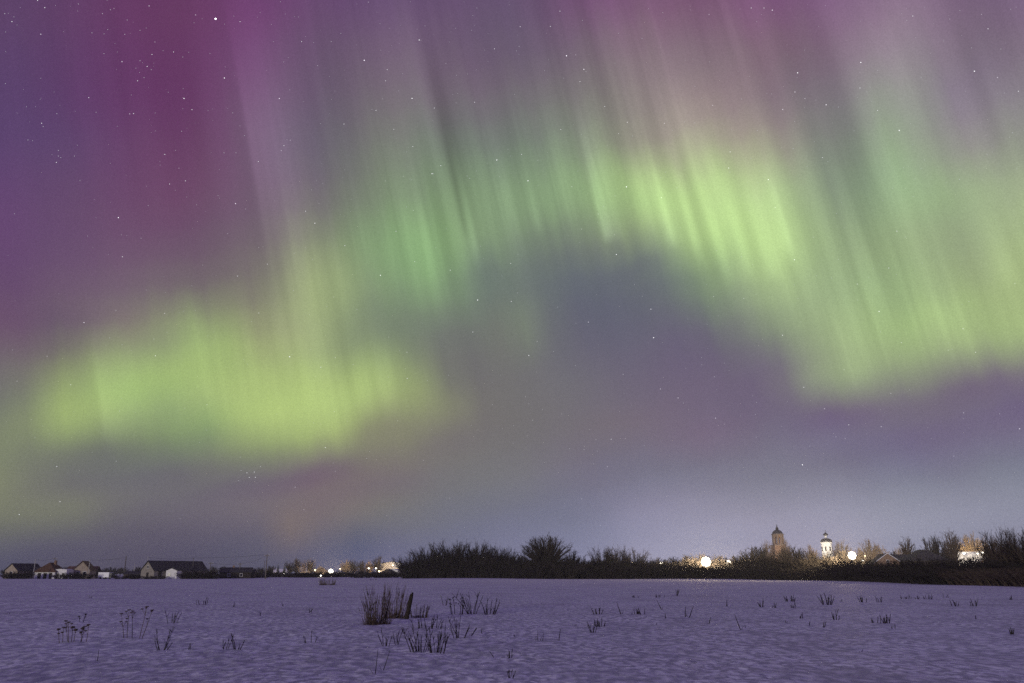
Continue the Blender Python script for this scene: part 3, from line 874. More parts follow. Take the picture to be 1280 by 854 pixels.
P_, H_ = M['pane'], M['hollow']
Yh = 266
house('small beige gabled house behind a dark bush, leftmost of the village', 13.5, Yh, radians(-18), 5.2, 9, 2.6, 4.6, M['beige'], M['dark_roof'],
      [('window', 'f', 0, 1.1, 1.0, 1.1, P_)])
house('long low dark shed right of the leftmost beige house', 32, Yh + 6, radians(-80), 5, 9, 2.2, 3.6, M['dark_board'], M['dark_roof'], [('door', 'r', 4, .1, 1.1, 1.9, H_)], name='shed', cat='shed')
house('white plastered house with a brown pyramid roof and dark open doorways', 55.5, Yh - 1, radians(-4), 6.6, 6, 2.35, 4.9, M['plaster'], M['brown_roof'],
      [('door', 'f', -1.7, .1, .9, 1.7, H_), ('door', 'f', .2, .1, .9, 1.7, H_), ('door', 'f', 2.0, .1, .8, 1.7, H_)], hip=True, chimney=(1.2, 3))
t = house('flat roofed white annex joined to the right of the brown roofed house', 74.5, Yh - .5, radians(-2), 4.1, 5, 2.75, 2.95, M['plaster'], M['plaster'],
      [('window', 'f', -.6, 1.0, .8, .9, P_), ('window', 'f', 1.2, 1.0, .7, .9, P_)], over=.08, name='annex', cat='building')
house('low reddish roofed shed behind the white annex', 86, Yh + 16, radians(-84), 5, 9, 2.4, 3.9, M['dark_board'], M['red_roof'], [('door', 'r', 3, .1, 1.1, 1.8, H_)], name='shed', cat='shed')
house('beige gabled house behind the long dark bush, left of the white box trailer', 101, Yh + 4, radians(14), 5.0, 8, 2.9, 5.5, M['beige'], M['brown_roof'],
      [('window', 'f', -1.0, 1.2, .9, 1.1, P_), ('window', 'f', 1.0, 1.2, .9, 1.1, P_)])
house('low grey shed between the box trailer and the big barn', 158, Yh + 8, radians(-86), 4, 7, 1.5, 2.3, M['dark_board'], M['dark_roof'], [('door', 'r', 3, .1, 1., 1.3, H_)], name='shed', cat='shed')
# the big barn: pale gable, long dark roof running away to the right, white lean-to wing
bt = house('big barn with a pale plank gable and a long dark roof', 184, Yh - 2, radians(-34), 6.9, 19, 2.75, 5.5, M['grey_board'], M['dark_roof'],
      [('door', 'f', 0.1, .1, 1.0, 1.9, H_), ('window', 'f', 0, 3.3, .7, .8, P_), ('window', 'r', 2.0, .9, .9, 1.6, H_), ('window', 'r', 5.0, .9, 1.0, 1.2, P_)], name='barn', cat='barn')
house('white lean-to porch on the near side of the big barn', 214, Yh - 3, radians(-3), 3.4, 3.2, 2.6, 3.3, M['plaster'], M['dark_roof'], [('window', 'f', -.6, 1.0, .8, .9, P_)], name='porch', cat='porch', over=.15)
house('low dark house right of the big barn, under the power lines', 276, Yh + 24, radians(-78), 7, 10, 2.2, 3.6, M['dark_board'], M['dark_roof'],
      [('window', 'r', 3, .8, .8, .9, P_), ('window', 'r', 7, .8, .8, .9, P_)], chimney=(0, 4))
house('dark shed with a snowy roof at the right end of the left houses', 296, Yh + 28, radians(-80), 5, 6, 1.8, 2.9, M['dark_board'], M['dark_roof'], [('door', 'r', 3, .1, 1, 1.6, H_)], name='shed', cat='shed')

# white box trailer
x = spot(133, 719, 262).x
t = thing('box_trailer', 'white box trailer parked between the beige house and the grey shed', 'trailer', (x, 262, gz(x, 262)), radians(-6))
MB().box(-2.05, 1.5, -1.1, 1.1, .45, 2.0).build('box_body', M['paint'], t, bevel=.05)
MB().box(1.52, 2.35, -1.0, 1.0, .35, 1.8).build('front_panel', M['metal'], t, bevel=.08)
MB().box(-2.0, 2.2, -.5, .5, .3, .44).build('chassis', M['metal'], t)
for sx in (-1.2, .6):
    for sy in (-1.0, 1.0):
        w_ = MB(); w_.lathe([(.33, -.11), (.36, -.06), (.36, .06), (.33, .11)], 18)
        o = w_.build('wheel', M['tyre'], t); o.location = (sx, sy, .3); o.rotation_euler.x = pi / 2
d_ = MB(); d_.box(-1.6, -.7, -1.13, -1.10, .6, 1.8); dd = d_.build('side_door', M['paint'], t)

# left far depot with a white wall and lit yard
def far_house(label, px, Y, W, L, hw, hr, wall, roof, rz=0, op=(), **kw):
    return house(label, px, Y, rz, W, L, hw, hr, wall, roof, op, **kw)
far_house('pale lit warehouse with a yellow lit front at the right end of the left village', 489, 520, 13, 12, 7.5, 8.6, M['plaster'], M['metal'], radians(8), [('door', 'f', -2, .1, 2.4, 3, H_), ('window', 'f', 3, 3.4, 1.6, 1.4, M['lit_pane'])], name='warehouse', cat='warehouse')
far_house('low white hangar in front of the lit warehouse', 491, 440, 6, 8, 3.0, 4.0, M['plaster'], M['roof_snow'], radians(-6), [('door', 'f', -1, .1, 1.8, 2.2, H_)], name='hangar', cat='hangar')
far_house('dark barn just left of the low white hangar', 483, 436, 5.5, 8, 2.4, 3.8, M['dark_board'], M['dark_roof'], radians(-20), [('door', 'f', 0, .1, 1.8, 2., H_)], name='barn', cat='barn')
far_house('small lit cottage beside the yellow lamp in the left village', 371, 505, 8, 8, 2.8, 5, M['plaster'], M['roof_snow'], radians(-60), [('window', 'r', 3, 1, 1., 1.1, P_)])
far_house('small pale cottage just left of the brightest left lamp', 402, 520, 8, 8, 3, 5.2, M['beige'], M['dark_roof'], radians(20), [('window', 'f', 1, 1, 1., 1.1, M['lit_pane'])])
far_house('low cottage with a snowy roof right of the tall power pole', 342, 480, 9, 7, 2.2, 4, M['dark_board'], M['roof_snow'], radians(-75), [('window', 'r', 3, .8, .9, 1., P_)])

# centre: lit fence and building right of the floodlight
t = thing('fence', 'pale board fence lit up between the floodlight and the two smaller lamps', 'fence', (spot(908, 719, 300).x, 300, 0))
MB().box(-5.5, 5.5, -.05, .05, .3, 2.9).build('board_panel', M['beige'], t)
for k in range(6): MB().box(-5.5 + k * 2.2 - .08, -5.5 + k * 2.2 + .08, .052, .2, -.1, 3.0).build('post', M['pole_wood'], t)

# right hand houses
yb = 305
far_house('long dark house roof hidden behind the hedge, joined left of the gabled front', 1101, yb + 16, 8, 11, 5.2, 8.6, M['dark_board'], M['dark_roof'], radians(-82), [('window', 'r', 3, 1, 1., 1.1, P_)], z=0)
far_house('gabled house with a snow rimmed red gable above the right hedge', 1112, yb, 9.6, 10, 5.2, 8.6, M['brick'], M['dark_roof'], radians(-10), [('window', 'f', -1.5, 1, 1., 1.1, P_), ('window', 'f', 0, 5.6, .9, .8, P_)], snow_edge=True, z=0)
far_house('large dark hipped roof house standing above the right hedge', 1166, 300, 13.5, 15, 6.2, 9.9, M['dark_board'], M['dark_roof'], radians(-4), [('window', 'f', -3, 2, 1.1, 1.3, P_), ('window', 'f', 0, 2, 1.1, 1.3, P_), ('window', 'f', 3, 2, 1.1, 1.3, P_)], hip=True, z=0)
t = thing('long_building', 'long bright lit building front below the golden trees, right of the hipped house', 'building', (spot(1216, 719, 385).x, 385, 0), radians(-3))
MB().box(-5.5, 5.5, -.12, .12, 0, 11.0).build('front', M['plaster'], t)
MB().box(-5.6, 5.6, -.2, .2, 11.01, 11.2).build('coping', M['roof_snow'], t)
far_house('white house with a snowy roof, upper of the two at the right', 1236, 420, 8, 8, 11.0, 13.2, M['plaster'], M['roof_snow'], radians(-55), [('window', 'f', 0, 8.5, 1.2, 1.4, M['lit_pane'])], z=0)
far_house('white house with a pale roof, lower one beside the right lamp pole', 1240, 340, 9, 9, 7.2, 8.8, M['plaster'], M['roof_snow'], radians(-60), [('window', 'f', 1, 5, 1.2, 1.3, P_)], z=0)
far_house('dark house right of the lamp pole, behind the big bushes', 1246, 215, 7.5, 8, 4.6, 5.6, M['dark_board'], M['brown_roof'], radians(-70), [('window', 'r', 3, 2.6, .9, 1.1, P_)], z=0)

# ------------------------------------------------------------------ churches
def bell_tower():
    stone = mat('weathered_cornice', (.24, .20, .17), .9, .3, 2.)
    Y = 640
    x = spot(976.3, 719, Y).x
    k = Y / F / CP * 1.0
    zz = lambda py: hgt(py, Y)
    t = thing('bell_tower', 'brick church bell tower with a dark dome and spire, lit from the right', 'bell tower', (x, Y, 0))
    b = MB()
    b.box(-4.7, 4.7, -4.7, 4.7, -.5, zz(694))
    b.box(-4.35, 4.35, -4.35, 4.35, zz(694) + .01, zz(682))
    b.build('lower_storeys', M['brick'], t)
    MB().box(-5.0, 5.0, -5.0, 5.0, zz(694) - .3, zz(694) + .25).build('lower_cornice', stone, t)
    MB().box(-4.65, 4.65, -4.65, 4.65, zz(682) - .1, zz(682) + .5).build('middle_cornice', stone, t)
    z0, z1 = zz(682) + .51, zz(668.8)
    # octagonal belfry with tall arched openings cut right through
    bel = MB()
    R = 3.85
    hgt_ = z1 - z0
    for i in range(8):
        a0 = 2 * pi * (i - .5) / 8; a1 = 2 * pi * (i + .5) / 8
        p0 = Vector((R * cos(a0), R * sin(a0), 0)); p1 = Vector((R * cos(a1), R * sin(a1), 0))
        def P(u, z): q = p0.lerp(p1, u); return Vector((q.x, q.y, z))
        def PI_(u, z): q = p0.lerp(p1, u) * .84; return Vector((q.x, q.y, z))
        zs, ze = z0 + hgt_ * .12, z0 + hgt_ * .66
        for Q in (P, PI_):
            bel.quad(Q(0, z0), Q(.32, z0), Q(.32, z1), Q(0, z1)); bel.quad(Q(.68, z0), Q(1, z0), Q(1, z1), Q(.68, z1))
            bel.quad(Q(.32, z0), Q(.68, z0), Q(.68, zs), Q(.32, zs))
            for s in range(6):
                u0, u1 = .32 + .36 * s / 6, .32 + .36 * (s + 1) / 6
                c = lambda u: ze + hgt_ * .15 * sqrt(max(0, 1 - ((u - .5) / .18) ** 2))
                bel.quad(Q(u0, c(u0)), Q(u1, c(u1)), Q(u1, z1), Q(u0, z1))
        bel.quad(P(.32, zs), PI_(.32, zs), PI_(.32, ze), P(.32, ze)); bel.quad(P(.68, zs), P(.68, ze), PI_(.68, ze), PI_(.68, zs))
    bel.build('belfry', M['brick'], t)
    for i in range(8):
        a = 2 * pi * (i - .5) / 8
        MB().tube([Vector((R * 1.03 * cos(a), R * 1.03 * sin(a), z0)), Vector((R * 1.03 * cos(a), R * 1.03 * sin(a), z1))], [.38, .38], 8).build('pilaster', stone, t)
    MB().lathe([(1.0, z0 + .6), (.9, z0 + 1.2), (.55, z0 + 2.0), (.2, z0 + 2.3)][::1], 16).build('bell', M['metal'], t)
    MB().lathe([(R + .25, z1), (R + .95, z1 + .35), (R + .95, z1 + .7), (R + .2, z1 + .9)], 24).build('cornice', stone, t)
    zt = zz(655.5)
    hd = zt - z1
    MB().lathe([(R + .1, z1 + .91), (R, z1 + hd * .16), (R * .92, z1 + hd * .27), (R * .74, z1 + hd * .37), (R * .48, z1 + hd * .45), (R * .25, z1 + hd * .5)], 24).build('dome', M['dome'], t, smooth=True)
    MB().lathe([(1.1, z1 + hd * .5), (1.0, z1 + hd * .6), (1.35, z1 + hd * .63), (.8, z1 + hd * .68), (.32, z1 + hd * .8), (.12, zt)], 12).build('spire', M['dome'], t, smooth=True)
bell_tower()

def white_church():
    Y = 600
    x = spot(1037.2, 719, Y).x
    zz = lambda py: hgt(py, Y)
    t = thing('church', 'white church drum with dark dome and small onion cupola above the trees', 'church', (x, Y, 0))
    b = MB(); b.box(-7.5, 7.5, -7.5, 7.5, -.5, zz(699)); b.build('nave', M['plaster'], t)
    MB().box(-7.8, 7.8, -7.8, 7.8, zz(699) + .01, zz(699) + .4).build('nave_roof', M['dome'], t)
    z0, z1 = zz(699) + .41, zz(678.5)
    R = 3.75
    MB().lathe([(R, z0), (R, z1)], 32).build('drum', M['plaster'], t)
    for i in range(8):
        a = 2 * pi * i / 8 + .2
        w_ = MB(); w_.box(-.45, .45, -.06, .06, -1.7, 1.5)
        w_.lathe([(.001, 0), (.001, 0.01)], 6)
        o = w_.build('window', P_, t)
        o.location = ((R + .03) * cos(a), (R + .03) * sin(a), (z0 + z1) / 2 + 1.2); o.rotation_euler.z = a + pi / 2
    MB().lathe([(R + .02, z1 - .5), (R + .45, z1), (R + .45, z1 + .3), (R, z1 + .4)], 32).build('cornice', M['plaster'], t)
    zt = zz(673); hd = zt - z1 - .4
    MB().lathe([(R + .3, z1 + .41), (R + .15, z1 + .4 + hd * .35), (R * .88, z1 + .4 + hd * .68), (R * .6, z1 + .4 + hd * .9), (1.0, zt)], 32).build('dome', M['dome'], t, smooth=True)
    zn = zz(670.2)
    MB().lathe([(.85, zt + .01), (.8, zn), (1.0, zn + .1)], 20).build('lantern', M['plaster'], t)
    zo = zz(665.4); h = zo - zn - .1
    MB().lathe([(.8, zn + .11), (1.85, zn + .1 + h * .28), (1.7, zn + .1 + h * .48), (.85, zn + .1 + h * .72), (.22, zo)], 20).build('onion_cupola', M['dome'], t, smooth=True)
    c = MB(); zc = zz(662.6)
    c.box(-.09, .09, -.09, .09, zo, zc); c.box(-.55, .55, -.07, .07, zc - .9, zc - .72); c.build('cross', M['metal'], t)
white_church()

# ------------------------------------------------------------------ poles and wires
def power_pole(px, ytop, Y, label, arm=True, m='pole_wood', cat='power pole', thick=.16, lean=0):
    x = spot(px, 719, Y).x
    t = thing('power_pole', label, cat, (x, Y, gz(x, Y)))
    h = hgt(ytop, Y)
    MB().tube([Vector((0, 0, -.3)), Vector((lean, 0, h))], [thick, thick * .65], 8).build('pole', M[m], t)
    if arm:
        MB().box(-.8, .8, -.06, .06, h - .55, h - .40).build('crossarm', M['pole_wood'], t)
        for dx in (-.7, 0.25, .7):
            MB().lathe([(.06, h - .39), (.09, h - .30), (.05, h - .16)], 8, cx=dx).build('insulator', M['plaster'], t)
    return Vector((x, Y, h - .2 + gz(x, Y)))
tp = power_pole(332, 692.5, 262, 'tall power pole at the right end of the left houses', thick=.18)
tp2 = power_pole(329.5, 701, 300, 'thin pole standing just left of the tall power pole', arm=False, thick=.12)
p2 = power_pole(262, 702.5, 290, 'short dark pole over the low dark house', arm=True, thick=.14)
p3 = power_pole(299, 703.5, 290, 'dark pole between the low dark house and the tall power pole', arm=True, thick=.16)
p4 = power_pole(155, 695.5, 274, 'dark pole standing left of the big barn', arm=False, thick=.20)
p5 = power_pole(41.5, 699, 260, 'pale pole left of the white house with brown roof', arm=False, m='concrete', thick=.13)
p6 = power_pole(110, 699, 262, 'pale pole at the right side of the beige gabled house', arm=False, m='concrete', thick=.12)
p7 = power_pole(182.5, 696, 285, 'pale pole rising behind the gable of the big barn', arm=False, m='concrete', thick=.12)
p8 = power_pole(167, 704, 285, 'short pale pole between the dark pole and the big barn', arm=False, m='concrete', thick=.12)
p9 = power_pole(66, 697, 300, 'thin pole behind the brown roofed house', arm=True, thick=.12)
p10 = power_pole(507, 706, 300, 'leaning pole at the left end of the thicket', arm=False, thick=.14, lean=.9)
def wire(a, b, label, sag=.6, off=0):
    pts = []
    for k in range(15):
        u = k / 14
        p = a.lerp(b, u); p.z -= sag * 4 * u * (1 - u); p.z += off
        pts.append(p - a)
    o = MB().tube(pts, [.028] * 15, 4).build('power_line', M['wire'])
    o.location = a
    tag(o, label, 'power line')
wire(Vector((tp.x - .7, tp.y, tp.z + .04)), Vector((spot(240, 697.5, 275).x, 275, hgt(697.5, 275))), 'upper power line running left from the tall power pole', .3)
pe = power_pole(240, 697, 275, 'thin power pole rising behind the right end of the big barn', arm=False, thick=.10)
wire(tp, p3, 'power line sagging from the tall power pole to the dark pole on its left', .7)
wire(p3, p2, 'power line between the two dark poles over the low house', .5)
wire(pe, p7, 'power line crossing above the roof of the big barn', .4)
wire(p9, p5, 'power line near the brown roofed house', .4)
wire(p4, p6, 'power line between the dark pole and the beige gabled house', .4)

# ------------------------------------------------------------------ lamps
def lamp(px, py, Y, label, head='warm', power=400, size=.22, color=(1, .78, .50), pole=True, shape='street', off=1.2, blk=0):
    p = spot(px, py, Y)
    t = thing('street_lamp', label, 'lamp', (p.x + blk, Y, 0))
    h = p.z
    if pole:
        MB().tube([Vector((0, .25, -.2)), Vector((0, .25, h - .3)), Vector((0, .2, h + .25)), Vector((-blk, 0, h + .3))], [.09, .06, .045, .04], 8).build('pole', M['metal'], t)
    if shape == 'street':
        MB().lathe([(size * .5, h + .16), (size * 1.5, h + .18), (size * .9, h + .34), (.05, h + .42)], 16, cx=-blk).build('lamp_cap', M['metal'], t)
        MB().lathe([(size * .35, h - size * .9), (size * .85, h - size * .5), (size, h), (size * .8, h + .15)], 16, cx=-blk).build('lamp_globe', M[head], t, smooth=True)
    else:
        MB().box(-size * 1.5, size * 1.5, .24, .34, h - .08, h + .08).build('lamp_bar', M['metal'], t)
        for dx, dz, hs in [(0, 0, 1.35)] + [(size * .70 * cos(k * pi / 4), size * .70 * sin(k * pi / 4), .85) for k in range(8)]:
            hd_ = MB().lathe([(size * .12 * hs, -.28), (size * .30 * hs, -.12), (size * .35 * hs, 0)], 16).build('lamp_housing', M['metal'], t)
            gl = MB().lathe([(size * .34 * hs, .004), (size * .28 * hs, .05), (size * .1 * hs, .09)], 16).build('lamp_glass', M[head], t)
            for o in (hd_, gl):
                o.location = (dx, 0, h + dz); o.rotation_euler.x = pi / 2
    if power:
        L = bpy.data.lights.new('lamp_light', 'POINT'); L.energy = power; L.color = color; L.shadow_soft_size = max(.15, size)
        o = bpy.data.objects.new('lamp_light', L); col.objects.link(o); o.parent = t
        o.location = (0 - blk, -off, h - .1)
    return t
lamp(370.5, 714, 490, 'small yellow lamp left of the reddish brown bushy tree', power=1800, size=.35)
lamp(394, 712.5, 470, 'orange lamp left of the brightest lamp of the left village', power=3000, size=.5)
lamp(401, 719.5, 330, 'low white lamp by the field edge, just left of the brightest left lamp', 'white', power=150, size=.28)
lamp(413.5, 714.5, 440, 'brightest warm lamp of the left village', 'flood', power=60000, size=1.3, shape='flood', off=-4)
lamp(425, 711, 480, 'small orange lamp just right of the brightest left lamp', power=1500, size=.3)
lamp(461, 710.3, 470, 'white lamp, left one of the pair under the round crowned tree', 'white', power=2500, size=.5)
lamp(470, 710.3, 470, 'white lamp, right one of the pair under the round crowned tree', 'white', power=2500, size=.45)
lamp(474, 714, 455, 'low yellow lamp beside the lit warehouse', power=3500, size=.55)
lamp(491, 706.5, 500, 'yellow lamp in front of the lit warehouse', power=16000, size=.5, color=(1, .72, .36), off=3)
lamp(501, 710.5, 470, 'small white lamp at the right end of the left village', 'white', power=300, size=.22)
lamp(355, 717.5, 380, 'tiny white lamp low beside the small spruces', 'white', power=40, size=.16)
lamp(650, 708.3, 300, 'lamp under the left edge of the round tree, brightest of three', 'white', power=1500, size=.6, color=(1, .85, .62))
lamp(659.5, 709, 300, 'lamp under the round tree, middle one of three', 'warm', power=400, size=.3)
lamp(667, 709, 300, 'small lamp under the round tree, right one of three', 'warm', power=900, size=.2)
lamp(790.5, 703, 272, 'tiny warm lamp shining through the hedge below the lone reddish shrub', 'warm', power=60, size=.16)
lamp(826.5, 703.5, 300, 'warm lamp over the hedge, larger left one of two', 'flood', power=900, size=.6)
lamp(837, 705.5, 300, 'warm lamp over the hedge, smaller right one of two', 'warm', power=120, size=.22)
lamp(882.5, 702.5, 253, 'huge glaring floodlight above the middle of the hedge', 'flood', power=80000, size=1.5, shape='flood', color=(1, .80, .52), off=-4.0)
lamp(910.5, 703.8, 262, 'bright lamp right of the huge floodlight, larger of two', 'flood', power=40000, size=.85, shape='flood', color=(1, .80, .52))
lamp(917.5, 703.5, 312, 'smaller pale lamp right beside the larger one, right of the floodlight', 'white', power=500, size=.34)
lamp(893, 718.5, 268, 'tiny lamp low in the hedge under the floodlight', 'white', power=10, size=.14)
lamp(965.5, 702, 330, 'tiny dim lamp in the trees below the bell tower', 'warm', power=60, size=.14)
lamp(1016.5, 697.5, 380, 'small golden lamp left below the white church', 'warm', power=5000, size=.35)
lamp(1065, 694.5, 200, 'glaring lamp over the hedge between the white church and the gabled house', 'flood', power=50000, size=1.0, shape='flood', color=(1, .80, .50), off=-4)
lamp(1078.5, 700.5, 320, 'small pale lamp just right of the glaring right hand lamp', 'white', power=500, size=.35)
lamp(1081, 695, 400, 'yellow yard lamp behind the lit trees left of the gabled house', 'warm', power=22000, size=.3)
lamp(1132, 697, 335, 'small lamp between the gabled house and the hipped house', 'warm', power=7000, size=.25)
lamp(1205, 691.5, 378, 'golden lamp at the left end of the bright wall', 'flood', power=9000, size=.55, color=(1, .74, .38), off=-8)
lamp(1222, 692, 378, 'golden lamp in front of the broad golden tree', 'flood', power=10000, size=.35, color=(1, .74, .38), off=-8)
lamp(1228.5, 691, 190, 'slim lamp pole standing in front of the dark house at the right', 'white', power=1500, size=.14)
lamp(1236, 690, 372, 'lamp before the white houses at the right', 'flood', power=9000, size=.35, color=(1, .86, .62), off=3)

# church floodlights hidden among the trees
def church_light(px, py, Y, power, color, label):
    p = spot(px, py, Y)
    t = thing('floodlight', label, 'floodlight', (p.x, Y, 0))
    MB().tube([Vector((0, 0, -.2)), Vector((0, 0, p.z))], [.08, .06], 6).build('pole', M['metal'], t)
    MB().box(-.35, .35, -.25, .0, p.z, p.z + .45).build('lamp_housing', M['metal'], t)
    MB().box(-.3, .3, .001, .03, p.z + .04, p.z + .41).build('lamp_glass', M['warm'], t)
    L = bpy.data.lights.new('lamp_light', 'POINT'); L.energy = power; L.color = color; L.shadow_soft_size = .3
    o = bpy.data.objects.new('lamp_light', L); col.objects.link(o); o.parent = t; o.location = (0, .6, p.z + .3)
church_light(991, 690, 624, 3800, (1, .70, .42), 'small floodlight on a pole lighting the right side of the bell tower')
church_light(1029, 700, 580, 42000, (1, .88, .66), 'small floodlight on a pole lighting the white church')

# ------------------------------------------------------------------ dry plants standing in the snow
def ground_at(px, py):
    """point of the (uneven) field seen at px, py"""
    d = direction(px, py)
    t = -EYE / d.z
    for _ in range(6):
        z = field_z(d.x * t, d.y * t)
        t = (z - EYE) / d.z
    return Vector((d.x * t, d.y * t, z)), t

def stem(mb, rnd, p, az, tilt, L, r, bend=.15, segs=4):
    pts = []; d = Vector((sin(tilt) * cos(az), sin(tilt) * sin(az), cos(tilt)))
    q = p.copy()
    for k in range(segs + 1):
        pts.append(q.copy())
        d = (d + rv(rnd, bend)).normalized()
        if d.z < .25: d.z = .3; d.normalize()
        q += d * L / segs
    mb.tube(pts, [r * (1 - .6 * k / segs) for k in range(segs + 1)], 4)
    return pts

def umbel(mb, rnd, p, s):
    """flat rayed seed head"""
    for k in range(9):
        a = 2 * pi * k / 9 + rnd.random() * .4
        e = p + Vector((cos(a) * s, sin(a) * s, s * rnd.uniform(.25, .5)))
        mb.tube([p, e], [.003, .003], 3)
        mb.lathe([(.001, 0), (.013, .006), (.016, .014), (.004, .02)], 5); n = 20
        for i in range(len(mb.v) - n, len(mb.v)): mb.v[i] = mb.v[i] + e

def plume(mb, rnd, p, d, L):
    """ragged seed plume"""
    for k in range(12):
        u = k / 12
        a = p + d * L * u
        e = a + (d * .6 + rv(rnd, .7)).normalized() * L * .28 * (1.1 - u)
        mb.tri(a - Vector((.009, 0, 0)), a + Vector((.009, .004, 0)), e)
        mb.tri(a - Vector((0, .009, 0)), a + Vector((0, .009, .004)), e + Vector((.006, 0, .006)))

PLANTS = 0
def plant(kind, px, py, hpx, wpx, label, n=6, group=None, m='dark_dry', lean=0., cat='dry plant'):
    global PLANTS
    PLANTS += 1
    rnd = random.Random(PLANTS * 13 + 5)
    p, t = ground_at(px, py)
    s = t / F                      # metres per photo pixel at that distance
    H = hpx * s * 1.0; W = wpx * s
    r = max(.0042, .54 * s * (.9 if t < 40 else .8)) * (1 if kind != 'reed' else .62)
    r = min(r, .02)
    nm = {'tuft': 'dry_twig_clump', 'umbel': 'dry_umbel_plant', 'reed': 'dry_reed_clump', 'stalk': 'dry_stalk', 'sprig': 'dry_sprig'}[kind]
    root = thing(nm, label, cat, p - Vector((0, 0, .02)), 0, group)
    sb, hb = MB(), MB()
    def base():
        u = rnd.uniform(-.5, .5)
        q = Vector((u * W * .75, rnd.uniform(-.3, .3) * min(W, 1.2), 0))
        q.z = field_z(p.x + q.x, p.y + q.y) - p.z - .02
        return q, u
    if kind == 'tuft':
        for k in range(n):
            b, u = base()
            L = H * rnd.uniform(.45, 1.08)
            pts = stem(sb, rnd, b, pi if u < 0 else 0, abs(u) * .5 + rnd.uniform(0, .18), L, r * rnd.uniform(.7, 1.3), .12)
            for q in range(rnd.randint(1, 3)):
                i = rnd.randint(1, 3)
                stem(sb, rnd, pts[i], rnd.uniform(0, 6.3), rnd.uniform(.3, .8), L * rnd.uniform(.15, .35), r * .6, .15, 2)
            if rnd.random() < .5:
                plume(hb, rnd, pts[-2], (pts[-1] - pts[-2]).normalized(), min(.12, L * .3))
    elif kind == 'umbel':
        for k in range(n):
            b, u = base()
            L = H * (1.0 if k == 0 else rnd.uniform(.55, 1.))
            pts = stem(sb, rnd, b, pi if u < 0 else 0, abs(u) * .25 + rnd.uniform(0, .1), L, r, .06)
            umbel(hb, rnd, pts[-1], min(.034, .045 * H + .01))
            for q in range(2):
                i = rnd.randint(2, 3)
                pp = stem(sb, rnd, pts[i], rnd.uniform(0, 6.3), rnd.uniform(.35, .7), L * .22, r * .6, .08, 2)
                umbel(hb, rnd, pp[-1], min(.022, .03 * H + .008))
    elif kind == 'reed':
        for k in range(n):
            b, u = base()
            L = H * rnd.uniform(.5, 1.05) * (1 - .35 * abs(u) ** 2)
            pts = stem(sb, rnd, b, pi if u + lean < 0 else 0, abs(u) * .30 + rnd.uniform(0, .16), L, r * rnd.uniform(.7, 1.2), .07)
            if rnd.random() < .6: plume(hb, rnd, pts[-2], (pts[-1] - pts[-2]).normalized(), rnd.uniform(.10, .17))
        for k in range(n * 2):
            b, u = base()
            stem(sb, rnd, b, rnd.uniform(0, 6.3), rnd.uniform(.2, 1.1), H * rnd.uniform(.12, .35), r * .9, .3, 3)
    elif kind == 'stalk':
        for k in range(n):
            b, u = base()
            stem(sb, rnd, b, 0 if lean >= 0 else pi, abs(lean) + rnd.uniform(0, .08), H / cos(lean) * rnd.uniform(.85, 1), r * 1.2, .05)
            if k == 0: stem(sb, rnd, b, pi if lean > 0 else 0, .5, H * .35, r * .7, .1, 2)
    else:
        for k in range(n):
            b, u = base()
            stem(sb, rnd, b, rnd.uniform(0, 6.3), rnd.uniform(0, .5), H * rnd.uniform(.4, 1.05), r, .18, 3)
    if hb.v:
        if kind != 'reed':
            n0 = len(sb.v); sb.v += hb.v; sb.f += [tuple(n0 + i for i in q) for q in hb.f]
        else: hb.build('seed_heads', M[m], root)
    sb.build('stems', M[m], root)
    return root

# the old fence post and what grows round it
pp, tt = ground_at(508, 774)
t = thing('fence_post', 'short rotten wooden post leaning right beside the big reed clump', 'post', pp)
b = MB(); rr = random.Random(4)
for k in range(9):
    z = -.15 + k * .135
    pass
prof = [(-.2, .086), (0, .09), (.25, .082), (.45, .084), (.64, .078), (.77, .074), (.86, .06), (.90, .02)]
n0 = 0; sd = 12
for (z, r_) in prof:
    for k in range(sd):
        a = 2 * pi * k / sd
        q = r_ * (1 + .14 * noise.noise(Vector((cos(a) * 2, sin(a) * 2, z * 3))))
        b.v.append(Vector((cos(a) * q + .19 * max(z, -.2) , sin(a) * q * .8 + .04 * z, z + (.04 * sin(a * 2 + 1) + .03 * cos(a) if z > .7 else 0))))
for i in range(len(prof) - 1):
    for k in range(sd):
        b.f.append((i * sd + k, i * sd + (k + 1) % sd, (i + 1) * sd + (k + 1) % sd, (i + 1) * sd + k))
b.f.append(tuple((len(prof) - 1) * sd + k for k in range(sd)))
b.build('post', M['post'], t, smooth=True)
sc_ = MB().box(.165, .195, -.05, .04, .74, .94).build('splinter', M['post'], t)

plant('reed', 474, 780, 46, 30, 'big dense clump of dry reeds left of the leaning post, front part', 58, m='dry')
plant('reed', 464, 781, 36, 20, 'left fringe of the big clump of dry reeds beside the leaning post', 24, m='dry')
plant('reed', 492, 773, 43, 30, 'big dense clump of dry reeds touching the leaning post, rear part', 56, m='dry')
plant('reed', 524, 772, 17, 28, 'short dry grass tuft just right of the leaning post', 34, m='dry')
plant('tuft', 461, 764, 13, 12, 'thin sprigs at the left edge of the big reed clump', 5)
plant('tuft', 482, 808, 25, 9, 'narrow dark twig clump in front of the big reed clump', 7)
plant('tuft', 497, 806, 20, 8, 'small bent twig clump between the narrow clump and the fan shaped clump', 4)
plant('tuft', 524, 815, 34, 24, 'left half of the large fan shaped dark twig clump in the foreground', 14)
plant('tuft', 545, 816, 36, 26, 'right half of the large fan shaped dark twig clump in the foreground', 17)
plant('tuft', 532, 786, 17, 50, 'row of short stems behind the fan shaped twig clump, in front of the post', 14)
plant('tuft', 574, 798, 29, 16, 'upright twig clump right of the fan shaped clump', 7)
plant('stalk', 588, 795, 11, 6, 'short slanting stalk right of the upright twig clump', 3, lean=.6)
